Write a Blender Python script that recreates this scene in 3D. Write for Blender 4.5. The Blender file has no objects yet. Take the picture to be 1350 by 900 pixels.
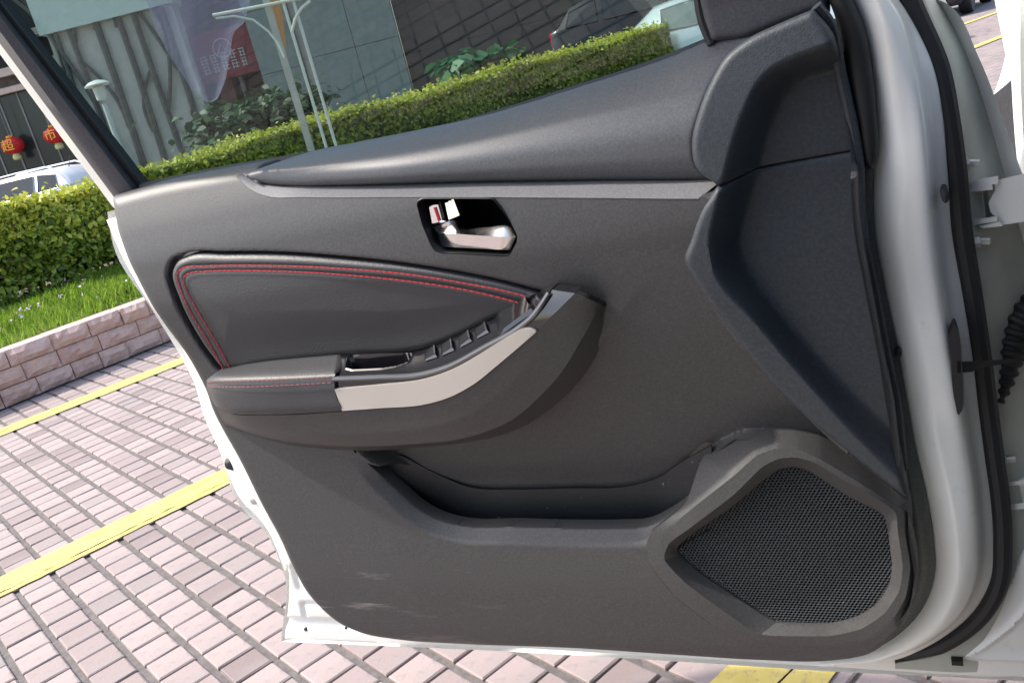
import bpy, math, random
import numpy as np
from mathutils import Vector, Matrix
random.seed(7); rng = np.random.default_rng(7)
SC = bpy.context.scene
COL = SC.collection

# ------------------------------------------------------------------ camera
# calibrated from the paving grid: focal length, pitch, roll and yaw
F, PIT, ROL, YAW, CAMH = 1172.8175, .2849, .2487, .9195, 1.0
CX, CY = 675., 450.
_d = np.array([math.sin(ROL)*math.cos(PIT), math.cos(ROL)*math.cos(PIT), math.sin(PIT)])
_z = -_d
_f = np.array([0, 0, 1.]) - _z*_z[2]; _f /= np.linalg.norm(_f)
_r = np.cross(_f, _z)
_X = math.cos(YAW)*_f + math.sin(YAW)*_r
_Y = np.cross(_z, _X)
RW = np.stack([_X, _Y, _z])
CAM = np.array([0, 0, CAMH])
FW = RW @ np.array([0, 0, 1.])
FH = FW.copy(); FH[2] = 0; FH /= np.linalg.norm(FH)      # level view direction
RH = np.cross(FH, [0, 0, 1.])                            # level right
cam = bpy.data.cameras.new('camera')
cam.sensor_width = 36; cam.lens = 36*F/1350; cam.clip_start = .02; cam.clip_end = 400
co = bpy.data.objects.new('camera', cam); COL.objects.link(co)
_rt, _up = RW @ np.array([1, 0, 0.]), RW @ np.array([0, -1., 0])
co.matrix_world = Matrix(((_rt[0], _up[0], -FW[0], 0), (_rt[1], _up[1], -FW[1], 0), (_rt[2], _up[2], -FW[2], CAMH), (0, 0, 0, 1)))
SC.camera = co

# ------------------------------------------------------------------ light
SUN_EL = math.radians(50)
DOOR_A = math.radians(63)
DD = math.cos(DOOR_A)*FH - math.sin(DOOR_A)*RH           # door, towards its rear edge
NN = np.cross(DD, [0, 0, 1.]); NN = -NN if NN @ FH > 0 else NN   # door, towards the cabin
_sa = math.radians(15)
_sh = math.cos(_sa)*DD + math.sin(_sa)*NN
SUNV = np.array([_sh[0]*math.cos(SUN_EL), _sh[1]*math.cos(SUN_EL), math.sin(SUN_EL)])
sun = bpy.data.lights.new('sun', 'SUN'); sun.energy = 2.1; sun.angle = math.radians(1.5); sun.color = (1, .94, .85)
so = bpy.data.objects.new('sun', sun); COL.objects.link(so)
so.rotation_euler = Vector(SUNV).to_track_quat('Z', 'Y').to_euler()
wd = bpy.data.worlds.new('World'); SC.world = wd; wd.use_nodes = True
_nt = wd.node_tree; _bg = _nt.nodes['Background']
_sky = _nt.nodes.new('ShaderNodeTexSky'); _sky.sky_type = 'NISHITA'; _sky.sun_disc = False
_sky.sun_elevation = SUN_EL; _sky.sun_rotation = math.atan2(SUNV[0], SUNV[1])
_sky.dust_density = 3.0; _sky.air_density = 1.1; _sky.ozone_density = .8
_nt.links.new(_sky.outputs[0], _bg.inputs[0]); _bg.inputs[1].default_value = .15
SC.view_settings.view_transform = 'Standard'; SC.view_settings.look = 'None'
SC.view_settings.exposure = 1.42; SC.view_settings.gamma = 1
SC.view_settings.use_curve_mapping = False
SC.cycles.max_bounces = 8; SC.cycles.transparent_max_bounces = 12
SC.cycles.sample_clamp_indirect = 6; SC.cycles.caustics_reflective = False; SC.cycles.caustics_refractive = False

# ------------------------------------------------------------------ helpers
def ray(x, y): return RW @ np.array([(x-CX)/F, (y-CY)/F, 1.])
def on_z(x, y, z=0.):
    d = ray(x, y); return CAM + d*(z-CAMH)/d[2]
def on_plane(x, y, P, n):
    d = ray(x, y); return CAM + d*((np.asarray(P)-CAM) @ n)/(d @ n)
def on_fwd(x, y, dist): return on_plane(x, y, CAM + FH*dist, FH)

def tag(o, label=None, cat=None, group=None, kind=None):
    if label: o['label'] = label
    if cat: o['category'] = cat
    if group: o['group'] = group
    if kind: o['kind'] = kind
    return o
def empty(name, loc=(0, 0, 0), rz=0.):
    o = bpy.data.objects.new(name, None); COL.objects.link(o)
    o.location = loc; o.rotation_euler = (0, 0, rz); o.empty_display_size = .1
    return o
def make(name, verts, faces, mat, parent=None, smooth=True, angle=35):
    me = bpy.data.meshes.new(name)
    me.from_pydata([tuple(map(float, v)) for v in verts], [], [tuple(map(int, f)) for f in faces])
    me.materials.append(mat)
    if smooth:
        me.polygons.foreach_set('use_smooth', [True]*len(me.polygons))
        me.set_sharp_from_angle(angle=math.radians(angle))
    me.update()
    o = bpy.data.objects.new(name, me); COL.objects.link(o)
    if parent: o.parent = parent
    return o
class MB:
    """collects simple solids, builds ONE mesh"""
    def __init__(s): s.v = []; s.f = []
    def add(s, v, f):
        n = len(s.v); s.v += [tuple(map(float, p)) for p in v]; s.f += [tuple(i+n for i in q) for q in f]; return s
    def box(s, x0, x1, y0, y1, z0, z1, M=None, bev=0.):
        c = [(x0,y0,z0),(x1,y0,z0),(x1,y1,z0),(x0,y1,z0),(x0,y0,z1),(x1,y0,z1),(x1,y1,z1),(x0,y1,z1)]
        q = [(0,3,2,1),(4,5,6,7),(0,1,5,4),(1,2,6,5),(2,3,7,6),(3,0,4,7)]
        if bev:
            b = bev; c = []
            for z, i in ((z0, b), (z0+b, 0), (z1-b, 0), (z1, b)):
                c += [(x0+i+b*(i == 0)*0, y0+i, z), (x1-i, y0+i, z), (x1-i, y1-i, z), (x0+i, y1-i, z)]
            q = [(3,2,1,0), (12,13,14,15)]
            for k in range(3):
                for j in range(4): q.append((4*k+j, 4*k+(j+1) % 4, 4*k+4+(j+1) % 4, 4*k+4+j))
        if M is not None: c = [tuple(M @ Vector(p)) for p in c]
        return s.add(c, q)
    def prism(s, poly, h0, h1, fn):
        """poly in 2D, fn(u, v, h) -> point"""
        n = len(poly)
        v = [fn(u, w, h0) for u, w in poly] + [fn(u, w, h1) for u, w in poly]
        f = [tuple(range(n))[::-1], tuple(range(n, 2*n))]
        f += [(i, (i+1) % n, n+(i+1) % n, n+i) for i in range(n)]
        return s.add(v, f)
    def tube(s, pts, r, k=8, cap=True, closed=False):
        pts = [Vector(p) for p in pts]; n = len(pts)
        rs = r if hasattr(r, '__len__') else [r]*n
        v = []; prev = None
        for i in range(n):
            if closed: t = pts[(i+1) % n]-pts[i-1]
            else: t = pts[min(i+1, n-1)]-pts[max(i-1, 0)]
            t.normalize()
            if prev is None:
                u = t.cross(Vector((0, 0, 1)))
                if u.length < 1e-3: u = t.cross(Vector((0, 1, 0)))
            else: u = prev - t*prev.dot(t)
            u.normalize(); prev = u; w = t.cross(u)
            for j in range(k):
                a = 2*math.pi*j/k; v.append(pts[i]+(u*math.cos(a)+w*math.sin(a))*rs[i])
        f = []
        for i in range(n if closed else n-1):
            i2 = (i+1) % n
            for j in range(k): f.append((i*k+j, i*k+(j+1) % k, i2*k+(j+1) % k, i2*k+j))
        if cap and not closed: f += [tuple(range(k))[::-1], tuple(range((n-1)*k, n*k))]
        return s.add(v, f)
    def lathe(s, prof, M, k=20):
        v = []; n = len(prof)
        for r, z in prof:
            for j in range(k):
                a = 2*math.pi*j/k; v.append(M @ Vector((r*math.cos(a), r*math.sin(a), z)))
        f = []
        for i in range(n-1):
            for j in range(k): f.append((i*k+j, i*k+(j+1) % k, (i+1)*k+(j+1) % k, (i+1)*k+j))
        f += [tuple(range(k))[::-1], tuple(range((n-1)*k, n*k))]
        return s.add(v, f)
    def build(s, name, mat, parent=None, smooth=True, angle=35): return make(name, s.v, s.f, mat, parent, smooth, angle)

# ------------------------------------------------------------------ materials
def NT(name):
    m = bpy.data.materials.new(name); m.use_nodes = True
    nt = m.node_tree; return m, nt, nt.nodes['Principled BSDF']
def node(nt, t, **kw):
    n = nt.nodes.new(t)
    for k, v in kw.items():
        if isinstance(k, str) and hasattr(n, k): setattr(n, k, v)
    return n
def ramp(nt, src, stops):
    r = nt.nodes.new('ShaderNodeValToRGB'); e = r.color_ramp.elements
    while len(e) < len(stops): e.new(.5)
    for el, (p, c) in zip(e, stops): el.position = p; el.color = (*c, 1) if len(c) == 3 else c
    nt.links.new(src, r.inputs[0]); return r.outputs[0]
def noise(nt, scale, detail=4, rough=.55, coord='Object', stretch=None):
    tc = nt.nodes.new('ShaderNodeTexCoord'); n = nt.nodes.new('ShaderNodeTexNoise')
    n.inputs['Scale'].default_value = scale; n.inputs['Detail'].default_value = detail; n.inputs['Roughness'].default_value = rough
    src = tc.outputs[coord]
    if stretch:
        mp = nt.nodes.new('ShaderNodeMapping'); mp.inputs['Scale'].default_value = stretch[:3]
        if len(stretch) > 3: mp.inputs['Rotation'].default_value = stretch[3]
        nt.links.new(src, mp.inputs[0]); src = mp.outputs[0]
    nt.links.new(src, n.inputs['Vector']); return n.outputs['Fac']
def mixc(nt, fac, a, b):
    m = nt.nodes.new('ShaderNodeMix'); m.data_type = 'RGBA'
    for sock, v in ((m.inputs[0], fac), (m.inputs[6], a), (m.inputs[7], b)):
        if hasattr(v, 'links') or isinstance(v, bpy.types.NodeSocket): nt.links.new(v, sock)
        elif hasattr(v, '__len__'): sock.default_value = (*v, 1)[:4] if len(v) == 3 else v
        else: sock.default_value = v
    return m.outputs[2]
def bump(nt, b, src, strength, dist=.001):
    n = nt.nodes.new('ShaderNodeBump'); n.inputs['Strength'].default_value = strength; n.inputs['Distance'].default_value = dist
    nt.links.new(src, n.inputs['Height']); nt.links.new(n.outputs[0], b.inputs['Normal'])
def simple(name, c, rough=.5, metal=0., var=.12, vs=6., bs=None, bstr=.2, bdist=.001, coat=0., spec=.5):
    m, nt, b = NT(name)
    b.inputs['Roughness'].default_value = rough; b.inputs['Metallic'].default_value = metal
    b.inputs['Coat Weight'].default_value = coat; b.inputs['Specular IOR Level'].default_value = spec
    nz = noise(nt, vs)
    nt.links.new(ramp(nt, nz, [(.3, tuple(x*(1-var) for x in c)), (.7, tuple(min(1, x*(1+var)) for x in c))]), b.inputs['Base Color'])
    if bs: bump(nt, b, noise(nt, bs, 3), bstr, bdist)
    return m
def plastic(name, c, rough=.5, grain=900., gstr=.25, dust=.0, scuff=.0):
    """grained interior plastic; dust = pale specks, scuff = pale rubbed streaks"""
    m, nt, b = NT(name)
    nz = noise(nt, 5.)
    col = ramp(nt, nz, [(.3, tuple(x*.93 for x in c)), (.7, tuple(x*1.07 for x in c))])
    fine = noise(nt, grain*.5, 2)
    col = mixc(nt, ramp(nt, fine, [(.35, (0, 0, 0)), (.74, (.38, .38, .38))]), col, tuple(min(1, x*2.1+.01) for x in c))
    if dust:
        sp = noise(nt, 160., 2)
        col = mixc(nt, ramp(nt, sp, [(.70, (0, 0, 0)), (.78, (dust, dust, dust))]), col, (.35, .34, .32))
    if scuff:
        st = noise(nt, 7., 6, .65, stretch=(1.0, 1.0, 9.0, (0, math.radians(-24), 0)))
        big = noise(nt, 3.1, 2)
        f1 = ramp(nt, st, [(.60, (0, 0, 0)), (.69, (1, 1, 1))]); f2 = ramp(nt, big, [(.44, (0, 0, 0)), (.60, (scuff, scuff, scuff))])
        mm = nt.nodes.new('ShaderNodeMath'); mm.operation = 'MULTIPLY'
        nt.links.new(f1, mm.inputs[0]); nt.links.new(f2, mm.inputs[1])
        tz = nt.nodes.new('ShaderNodeTexCoord'); sz = nt.nodes.new('ShaderNodeSeparateXYZ'); nt.links.new(tz.outputs['Object'], sz.inputs[0])
        f3 = ramp(nt, sz.outputs[2], [(.19, (1, 1, 1)), (.23, (0, 0, 0))])      # shoes rub only the lower part
        m2 = nt.nodes.new('ShaderNodeMath'); m2.operation = 'MULTIPLY'; nt.links.new(mm.outputs[0], m2.inputs[0]); nt.links.new(f3, m2.inputs[1]); mm = m2
        col = mixc(nt, mm.outputs[0], col, (.30, .285, .27))
    nt.links.new(col, b.inputs['Base Color'])
    b.inputs['Roughness'].default_value = rough; b.inputs['Specular IOR Level'].default_value = .45
    bump(nt, b, noise(nt, grain, 2), gstr, .0006)
    return m
M = {}
M['trim'] = plastic('trim_plastic', (.044, .0435, .044), .47, 800, .35, scuff=.55)
M['grip'] = plastic('armrest_plastic', (.040, .038, .037), .44, 800, .3)
M['pad'] = plastic('upper_pad_plastic', (.068, .070, .075), .38, 900, .25)
M['front'] = plastic('textured_plastic', (.022, .027, .033), .52, 620, .5)
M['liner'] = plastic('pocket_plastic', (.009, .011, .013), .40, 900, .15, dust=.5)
M['frame'] = plastic('frame_plastic', (.05, .05, .056), .5, 900, .2)
M['grille'] = plastic('grille_plastic', (.022, .025, .028), .5, 900, .2, dust=.3)
M['leather'] = simple('black_leather', (.034, .035, .038), .48, var=.1, bs=420, bstr=.5, bdist=.0008)
M['edge'] = plastic('edge_plastic', (.070, .076, .073), .5, 700, .2)
M['railm'] = simple('dark_satin_rail', (.13, .13, .135), .36, 1., var=.03)
M['strip'] = plastic('satin_grey_strip', (.125, .125, .13), .5, 900, .2)
M['gloss'] = simple('gloss_black', (.008, .008, .010), .12, var=.05, coat=.6)
M['black'] = simple('matt_black_plastic', (.010, .010, .011), .55, var=.1)
M['rubber'] = simple('black_rubber', (.012, .013, .015), .62, var=.1, bs=300, bstr=.2)
M['chrome'] = simple('chrome', (.88, .87, .85), .15, 1., var=.02)
M['satin'] = simple('satin_chrome', (.45, .45, .46), .33, 1., var=.03)
M['silver'] = simple('silver_trim', (.50, .46, .415), .45, .25, var=.04, bs=700, bstr=.05)
M['thread'] = simple('red_thread', (.50, .04, .05), .9, var=.1, spec=.15)
M['dullthread'] = simple('dull_red_thread', (.20, .045, .05), .7, var=.1)
M['red'] = simple('red_mark', (.55, .02, .03), .5, var=.05)
def paint():
    m, nt, b = NT('white_paint')
    nz = noise(nt, 9., 5, .6)
    c = ramp(nt, nz, [(.3, (.77, .78, .745)), (.62, (.82, .825, .79)), (.75, (.79, .79, .75))])
    dirt = noise(nt, 55., 6, .7)
    c = mixc(nt, ramp(nt, dirt, [(.62, (0, 0, 0)), (.8, (.4, .4, .4))]), c, (.36, .34, .29))
    nt.links.new(c, b.inputs['Base Color'])
    b.inputs['Roughness'].default_value = .34; b.inputs['Coat Weight'].default_value = .25
    return m
M['paint'] = paint()
M['jamb'] = simple('grey_jamb_paint', (.44, .465, .42), .5, var=.18, vs=14)  # end face paint, greyer and greener than the shell
M['steel'] = simple('bolt_steel', (.55, .56, .54), .4, .7, var=.15, vs=60)
def glass():
    m = bpy.data.materials.new('window_glass'); m.use_nodes = True; nt = m.node_tree; nt.nodes.clear()
    out = nt.nodes.new('ShaderNodeOutputMaterial'); tr = nt.nodes.new('ShaderNodeBsdfTransparent'); gl = nt.nodes.new('ShaderNodeBsdfGlossy')
    mx = nt.nodes.new('ShaderNodeMixShader'); lw = nt.nodes.new('ShaderNodeLayerWeight'); lw.inputs[0].default_value = .5
    pw = nt.nodes.new('ShaderNodeMath'); pw.operation = 'POWER'; pw.inputs[1].default_value = 5
    ma = nt.nodes.new('ShaderNodeMath'); ma.operation = 'MULTIPLY_ADD'; ma.inputs[1].default_value = .9; ma.inputs[2].default_value = .035
    tr.inputs[0].default_value = (.66, .735, .71, 1); gl.inputs['Roughness'].default_value = .01
    nt.links.new(lw.outputs['Facing'], pw.inputs[0]); nt.links.new(pw.outputs[0], ma.inputs[0]); nt.links.new(ma.outputs[0], mx.inputs[0])
    nt.links.new(tr.outputs[0], mx.inputs[1]); nt.links.new(gl.outputs[0], mx.inputs[2])
    nt.links.new(mx.outputs[0], out.inputs[0]); return m
M['glass'] = glass()

# ------------------------------------------------------------------ door space
ZB = .26
P0 = on_z(1340, 893, ZB)                                   # lower front corner of the door
LX = -DD
def dl(x, y, d):
    """point of the door at depth d (towards the cabin) -> door-local (x, y, z)"""
    P = on_plane(x, y, P0 + NN*d, NN)
    return np.array([(P-P0) @ LX, -d, P[2]-ZB])
TILT = math.tan(math.radians(17)); ZBELT = .965
def dlt(x, y, off=0.):
    """same for the tilted upper half of the door (window frame, glass)"""
    n = NN*math.cos(math.radians(17)) - np.array([0, 0, 1.])*math.sin(math.radians(17))
    P = on_plane(x, y, P0 + NN*off + np.array([0, 0, ZBELT-ZB]), n)
    return np.array([(P-P0) @ LX, -((P-P0) @ NN), P[2]-ZB])
def cr(pts, closed=False, step=.006):
    """Catmull-Rom through points; a point with a trailing flag 1 is a corner"""
    P = [np.array(p[0], float) for p in pts]; cflag = [p[1] for p in pts]; n = len(P)
    out = []
    for i in range(n if closed else n-1):
        p1, p2 = P[i], P[(i+1) % n]
        p0 = P[i-1] if (closed or i > 0) else 2*p1-p2
        p3 = P[(i+2) % n] if (closed or i+2 < n) else 2*p2-p1
        L = np.linalg.norm(p2-p1)
        def tang(a, b, c):
            l1, l2 = np.linalg.norm(b-a)+1e-9, np.linalg.norm(c-b)+1e-9
            return ((b-a)/l1*l2 + (c-b)/l2*l1)/(l1+l2)*L
        t1 = (p2-p1) if cflag[i] else tang(p0, p1, p2)
        t2 = (p2-p1) if cflag[(i+1) % n] else tang(p1, p2, p3)
        k = max(1, int(math.ceil(L/step)))
        for j in range(k):
            t = j/k; t2_, t3_ = t*t, t*t*t
            out.append((2*t3_-3*t2_+1)*p1 + (t3_-2*t2_+t)*t1 + (-2*t3_+3*t2_)*p2 + (t3_-t2_)*t2)
    if not closed: out.append(P[-1])
    return np.array(out)
def curve3(pts, d=None, n=None, step=.006, fn=None):
    """[(x, y[, depth][, 'c'])] -> dense door-local polyline (n points if given)"""
    q = []
    for p in pts:
        c = 1 if p[-1] == 'c' else 0
        p = p[:-1] if c else p
        dd = p[2] if len(p) > 2 else d
        q.append(((fn or dl)(p[0], p[1], dd), c))
    out = cr(q, False, step)
    if n: out = resample(out, n)
    return out
def poly2(pts, d, step=.006, fn=None):
    q = []
    for p in pts:
        c = 1 if p[-1] == 'c' else 0
        p = p[:-1] if c else p
        v = (fn or dl)(p[0], p[1], p[2] if len(p) > 2 else d)
        q.append((v[[0, 2]], c))
    return cr(q, True, step)
def resample(P, n):
    s = np.concatenate([[0], np.cumsum(np.linalg.norm(np.diff(P, axis=0), axis=1))])
    t = np.linspace(0, s[-1], n)
    return np.stack([np.interp(t, s, P[:, k]) for k in range(P.shape[1])], 1)
def sd(a, b, poly):
    """signed distance to closed polygon, positive inside"""
    d2 = np.full(a.shape, 1e9); ins = np.zeros(a.shape, bool)
    n = len(poly)
    for i in range(n):
        x1, y1 = poly[i]; x2, y2 = poly[(i+1) % n]
        ex, ey = x2-x1, y2-y1; L = ex*ex+ey*ey
        if L < 1e-14: continue
        wx, wy = a-x1, b-y1
        t = np.clip((wx*ex+wy*ey)/L, 0, 1)
        d2 = np.minimum(d2, (wx-ex*t)**2+(wy-ey*t)**2)
        c = (y1 <= b) != (y2 <= b)
        if abs(ey) > 1e-12: ins ^= c & (a < x1+(b-y1)*ex/ey)
    d = np.sqrt(d2); return np.where(ins, d, -d)
def ss(e0, e1, x):
    t = np.clip((x-e0)/(e1-e0), 0, 1); return t*t*(3-2*t)
def sip(x, xp, fp, k=.0):
    """smooth monotone-ish interpolation through knots (cubic Hermite)"""
    xp, fp = np.asarray(xp, float), np.asarray(fp, float)
    dx = np.diff(xp); sl = np.diff(fp)/dx
    m = np.concatenate([[sl[0]], np.where(sl[:-1]*sl[1:] > 0, 2*sl[:-1]*sl[1:]/(sl[:-1]+sl[1:]+1e-12), 0), [sl[-1]]])
    x = np.clip(x, xp[0], xp[-1]); i = np.clip(np.searchsorted(xp, x)-1, 0, len(dx)-1)
    t = (x-xp[i])/dx[i]; t2, t3 = t*t, t*t*t
    return (2*t3-3*t2+1)*fp[i]+(t3-2*t2+t)*dx[i]*m[i]+(-2*t3+3*t2)*fp[i+1]+(t3-t2)*dx[i]*m[i+1]
def rnd(s, r):
    """depth lost near an edge rounded with radius r, at distance s from it"""
    t = np.clip(1-s/r, 0, 1); return r*(1-np.sqrt(np.clip(1-t*t, 0, 1)))
def skirt(verts, faces, back):
    """close the open border of a shell with walls that run back into the door"""
    cnt = {}
    for f in faces:
        for i in range(len(f)):
            e = (f[i], f[(i+1) % len(f)]); k = (min(e), max(e))
            cnt[k] = None if k in cnt else e
    new = {}; verts = list(verts); faces = list(faces)
    for e in cnt.values():
        if e is None: continue
        for i in e:
            if i not in new:
                new[i] = len(verts); v = np.array(verts[i], float); verts.append((v[0], v[1]+back, v[2]))
        faces.append((e[1], e[0], new[e[0]], new[e[1]]))
    return verts, faces
def relief(name, poly, depth, res, mat, parent, back=.02, holes=(), angle=40):
    """height field over a smooth outline (marching squares on the signed distance)"""
    lo = poly.min(0)-res; hi = poly.max(0)+res
    nx, ny = int((hi[0]-lo[0])/res)+2, int((hi[1]-lo[1])/res)+2
    ax, by = lo[0]+np.arange(nx)*res, lo[1]+np.arange(ny)*res
    A, B = np.meshgrid(ax, by)
    S = sd(A, B, poly)
    for h in holes:
        h, off = h if isinstance(h, tuple) else (h, 0.)
        S = np.minimum(S, off-sd(A, B, h))
    idx = np.full(S.shape, -1, int); ins = S > 0
    idx[ins] = np.arange(ins.sum())
    va, vb, vs = list(A[ins]), list(B[ins]), list(S[ins])
    faces = []
    full = ins[:-1, :-1] & ins[1:, :-1] & ins[:-1, 1:] & ins[1:, 1:]
    jj, ii = np.nonzero(full)
    faces = list(zip(idx[jj, ii], idx[jj, ii+1], idx[jj+1, ii+1], idx[jj+1, ii]))
    part = (ins[:-1, :-1] | ins[1:, :-1] | ins[:-1, 1:] | ins[1:, 1:]) & ~full
    cross = {}
    def cp(j1, i1, j2, i2):
        k = (j1, i1, j2, i2) if (j1, i1) < (j2, i2) else (j2, i2, j1, i1)
        if k not in cross:
            s1, s2 = S[k[0], k[1]], S[k[2], k[3]]; t = s1/(s1-s2); t = min(max(t, .02), .98)
            cross[k] = len(va)
            va.append(A[k[0], k[1]]*(1-t)+A[k[2], k[3]]*t); vb.append(B[k[0], k[1]]*(1-t)+B[k[2], k[3]]*t); vs.append(0.)
        return cross[k]
    for j, i in zip(*np.nonzero(part)):
        c = [(j, i), (j, i+1), (j+1, i+1), (j+1, i)]; f = []
        for k in range(4):
            p, q = c[k], c[(k+1) % 4]
            if ins[p]: f.append(idx[p])
            if ins[p] != ins[q]: f.append(cp(*p, *q))
        if len(f) >= 3: faces.append(tuple(f))
    va, vb, vs = np.array(va), np.array(vb), np.array(vs)
    d = depth(va, vb, vs)
    verts = np.stack([va, -d, vb], 1)
    if back:
        v2, faces = skirt(list(verts), faces, back)
    else: v2 = verts
    return make(name, v2, faces, mat, parent, True, angle)
def loft(name, curves, mat, parent, n=60, m=5, smooth=True, back=.02, angle=40, closed=False):
    """skin over a family of curves; m steps between neighbours"""
    C = [resample(c, n) for c in curves]; C = np.array(C)
    if smooth and len(C) > 2:
        rows = []
        K = len(C)
        for i in range(K-1):
            p1, p2 = C[i], C[i+1]; p0 = C[i-1] if i else 2*p1-p2; p3 = C[i+2] if i+2 < K else 2*p2-p1
            for j in range(m):
                t = j/m; rows.append(.5*(2*p1+(p2-p0)*t+(2*p0-5*p1+4*p2-p3)*t*t+(-p0+3*p1-3*p2+p3)*t**3))
        rows.append(C[-1]); G = np.array(rows)
    else:
        rows = []
        for i in range(len(C)-1):
            for j in range(m if not smooth else m): rows.append(C[i]+(C[i+1]-C[i])*j/m)
        rows.append(C[-1]); G = np.array(rows)
    R_, n_ = G.shape[:2]
    v = G.reshape(-1, 3); f = [(r*n_+i, (r+1)*n_+i, (r+1)*n_+i+1, r*n_+i+1) for r in range(R_-1) for i in range(n_-1)]
    v = list(v)
    if back: v, f = skirt(v, f, back)
    return make(name, v, f, mat, parent, True, angle)

# ================================================================== THE OPEN CAR DOOR
door = empty('car_door', P0, math.atan2(LX[1], LX[0]))
tag(door, 'open white car door with dark grey inner trim and red stitched armrest panel', 'car door')

# ---- outlines read off the door
TRIM = [(153,257,'c'),(200,243),(300,222),(440,199),(600,165),(750,120),(870,80),(935,53),(1000,30),(1073,10,'c'),(1097,40),(1108,100),(1121,160),
        (1128,207),(1132,283),(1137,320),(1149,383),(1165,467),(1179,533),(1186,593),(1196,657),(1203,700),(1211,747),(1204,789),(1184,828),(1144,858),(1095,866),(1000,865),(900,859),(760,850),(617,845),
        (521,838),(487,832),(450,816),(413,782),(391,746),(372,704),(348,660),(314,592),(298,564),(284,536),(275,510),(264,488),(246,458),(218,420),(192,376),(172,335),(160,300)]

HANDLE = [(549,269,'c'),(550,264.5),(557,260.5,'c'),(644,260,'c'),(649,261),(653,264,'c'),(669,285),(682,308,'c'),(683,314),(682,319,'c'),(674,334,'c'),(671,337),(666,338,'c'),(584,334,'c'),(575,331),(569,324,'c'),(557,298)]
INSERT = [(222,357),(227,343),(242,335),(300,332),(370,332),(450,337),(530,345),(600,356),(660,369),(716,385,'c'),(700,402),(650,425),(600,450),(555,466),(447,474),(345,484),(296,492),(286,492),(270,472),(250,434),(234,396)]
POCKET = [(468,574,.05,'c'),(480,594,.056),(515,624,.056),(540,650,.056),(565,666,.056),(597,682,.056),(683,686,.056),(750,688,.056),(817,688,.056),(850,686,.056),(872,676,.056),(900,656,.056),(925,630,.06),(985,600),
          (1100,640),(1185,650,'c'),(1120,596,.06),(1000,474,.07),(907,335,.08,'c'),(840,380,.075),(795,440,.07),(700,520,.07),(580,570,.07)]
BEZEL = [(905,668),(938,600),(977,568),(1012,560),(1041,564),(1069,578),(1119,610),(1165,636),(1196,654,'c'),(1203,700),(1212,747),(1206,790),(1186,830),(1145,860,'c'),(1000,870),(860,860),(760,800),(800,745),(860,706)]
GRILLE = [(893,724,'c'),(909,706),(966,667),(1012,628),(1030,617),(1048,615),(1069,622),(1119,654),(1164,676,'c'),(1169,692),(1176,745),(1172,773),(1155,798),(1130,814),(1098,823),(1041,823),(1023,820),(1005,809),(948,773),(906,741)]
BACKL = [(474,578,.050),(484,588,.042),(500,596,.032),(530,604,.026),(557,618,.018),(577,628,.014),(617,644.5,.0125),(683,648,.0125),(750,646.5,.0125),(833,643,.0125),(867,633,.014),(900,611,.022),(938,590,.034)]
hole_poly = poly2([(462,580,'c'),(484,603),(503,628),(530,653),(550,670),(573,683),(597,690.5),(683,694),(750,696),(817,696),(850,694),(877,682),(905,662),(930,632,.068),(936,606,.06,'c')] + [(x, y-1.5, d) for x, y, d in BACKL[::-1]], .056)
handle_poly = poly2(HANDLE, .079); insert_poly = poly2(INSERT, .075); pocket_poly = poly2(POCKET, .072)
bezel_poly = poly2(BEZEL, .07); grille_poly = poly2(GRILLE, .068)
ledge0 = curve3([(300,228),(323,231),(340,243),(380,247),(450,246.5),(600,242),(800,239.5),(950,240),(1000,238)], .052)[:, [0, 2]]
ledge1 = curve3([(300,236),(323,246),(340,255),(400,259),(450,259),(600,259),(900,261),(1000,261)], .077)[:, [0, 2]]
FO = [(1073,12,'c'),(1030,30),(985,52),(960,72),(940,105),(923,150),(916,185),(921,215),(950,240,'c'),(930,270),(916,310),(908,336),(920,360),(960,420),(1020,500),(1080,561),(1130,606),(1162,634),(1199,661,'c'),(1186,593),(1165,467),(1149,383),(1135,300),(1128,207),(1108,100),(1097,43)]
BO = [(1160,30,'c'),(1091,57),(1052,71),(1017,88),(998,108),(983,139),(971,171),(959,215),(946,270),(938,315),(944,352),(1000,423),(1077,517),(1120,567),(1190,640),(1260,700,'c')]
BI = [(1160,85,'c'),(1105,95),(1056,110),(1037,127),(1020,159),(1010,186),(1001,225),(985,280),(976,320),(991,357),(1033,413),(1100,487),(1167,553),(1260,640,'c')]
bo_poly, bi_poly = poly2(BO, .07), poly2(BI, .037)
fo_poly = poly2(FO, .06)
def yat(curve, a): 
    o = np.argsort(curve[:, 0]); return np.interp(a, curve[o, 0], curve[o, 1])
def panel_d(z): return sip(z, [.27,.34,.42,.49,.58,.66,.74,.80,.83,.88,.92,.97,1.0], [.048,.064,.070,.068,.066,.066,.070,.078,.081,.077,.066,.044,.030])
def strip_d(pts, off):
    out = []
    for x, y in pts:
        d = .07
        for _ in range(3): d = float(panel_d(np.array([dl(x, y, d)[2]+ZB]))[0])+off
        out.append((x, y, d))
    return out
lg1 = [(312,233),(322,243),(334,252),(352,258.5),(400,260),(530,260),(645,260),(720,260.5),(800,261),(900,262),(921,262)]
lg2 = [(311,234),(321,245),(333,254.5),(351,261),(400,262.5),(530,262.5),(645,262.5),(720,263),(800,263.5),(900,264.5),(921,264.5)]
lg0 = [(313,230,.050),(324,233,.050),(338,241,.050),(356,244.5,.050),(400,246,.050),(530,243.5,.050),(645,241,.051),(720,240,.050),(800,238.5,.050),(900,238.5,.052),(950,239,.056)]
def edge_pts(pts):
    out = []
    for p in pts:
        d = .045
        for _ in range(3): d = float(panel_d(np.array([dl(p[0], p[1], d)[2]+ZB]))[0])-.0144
        out.append((p[0], p[1], d, 'c') if p[-1] == 'c' else (p[0], p[1], d))
    return out
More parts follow.
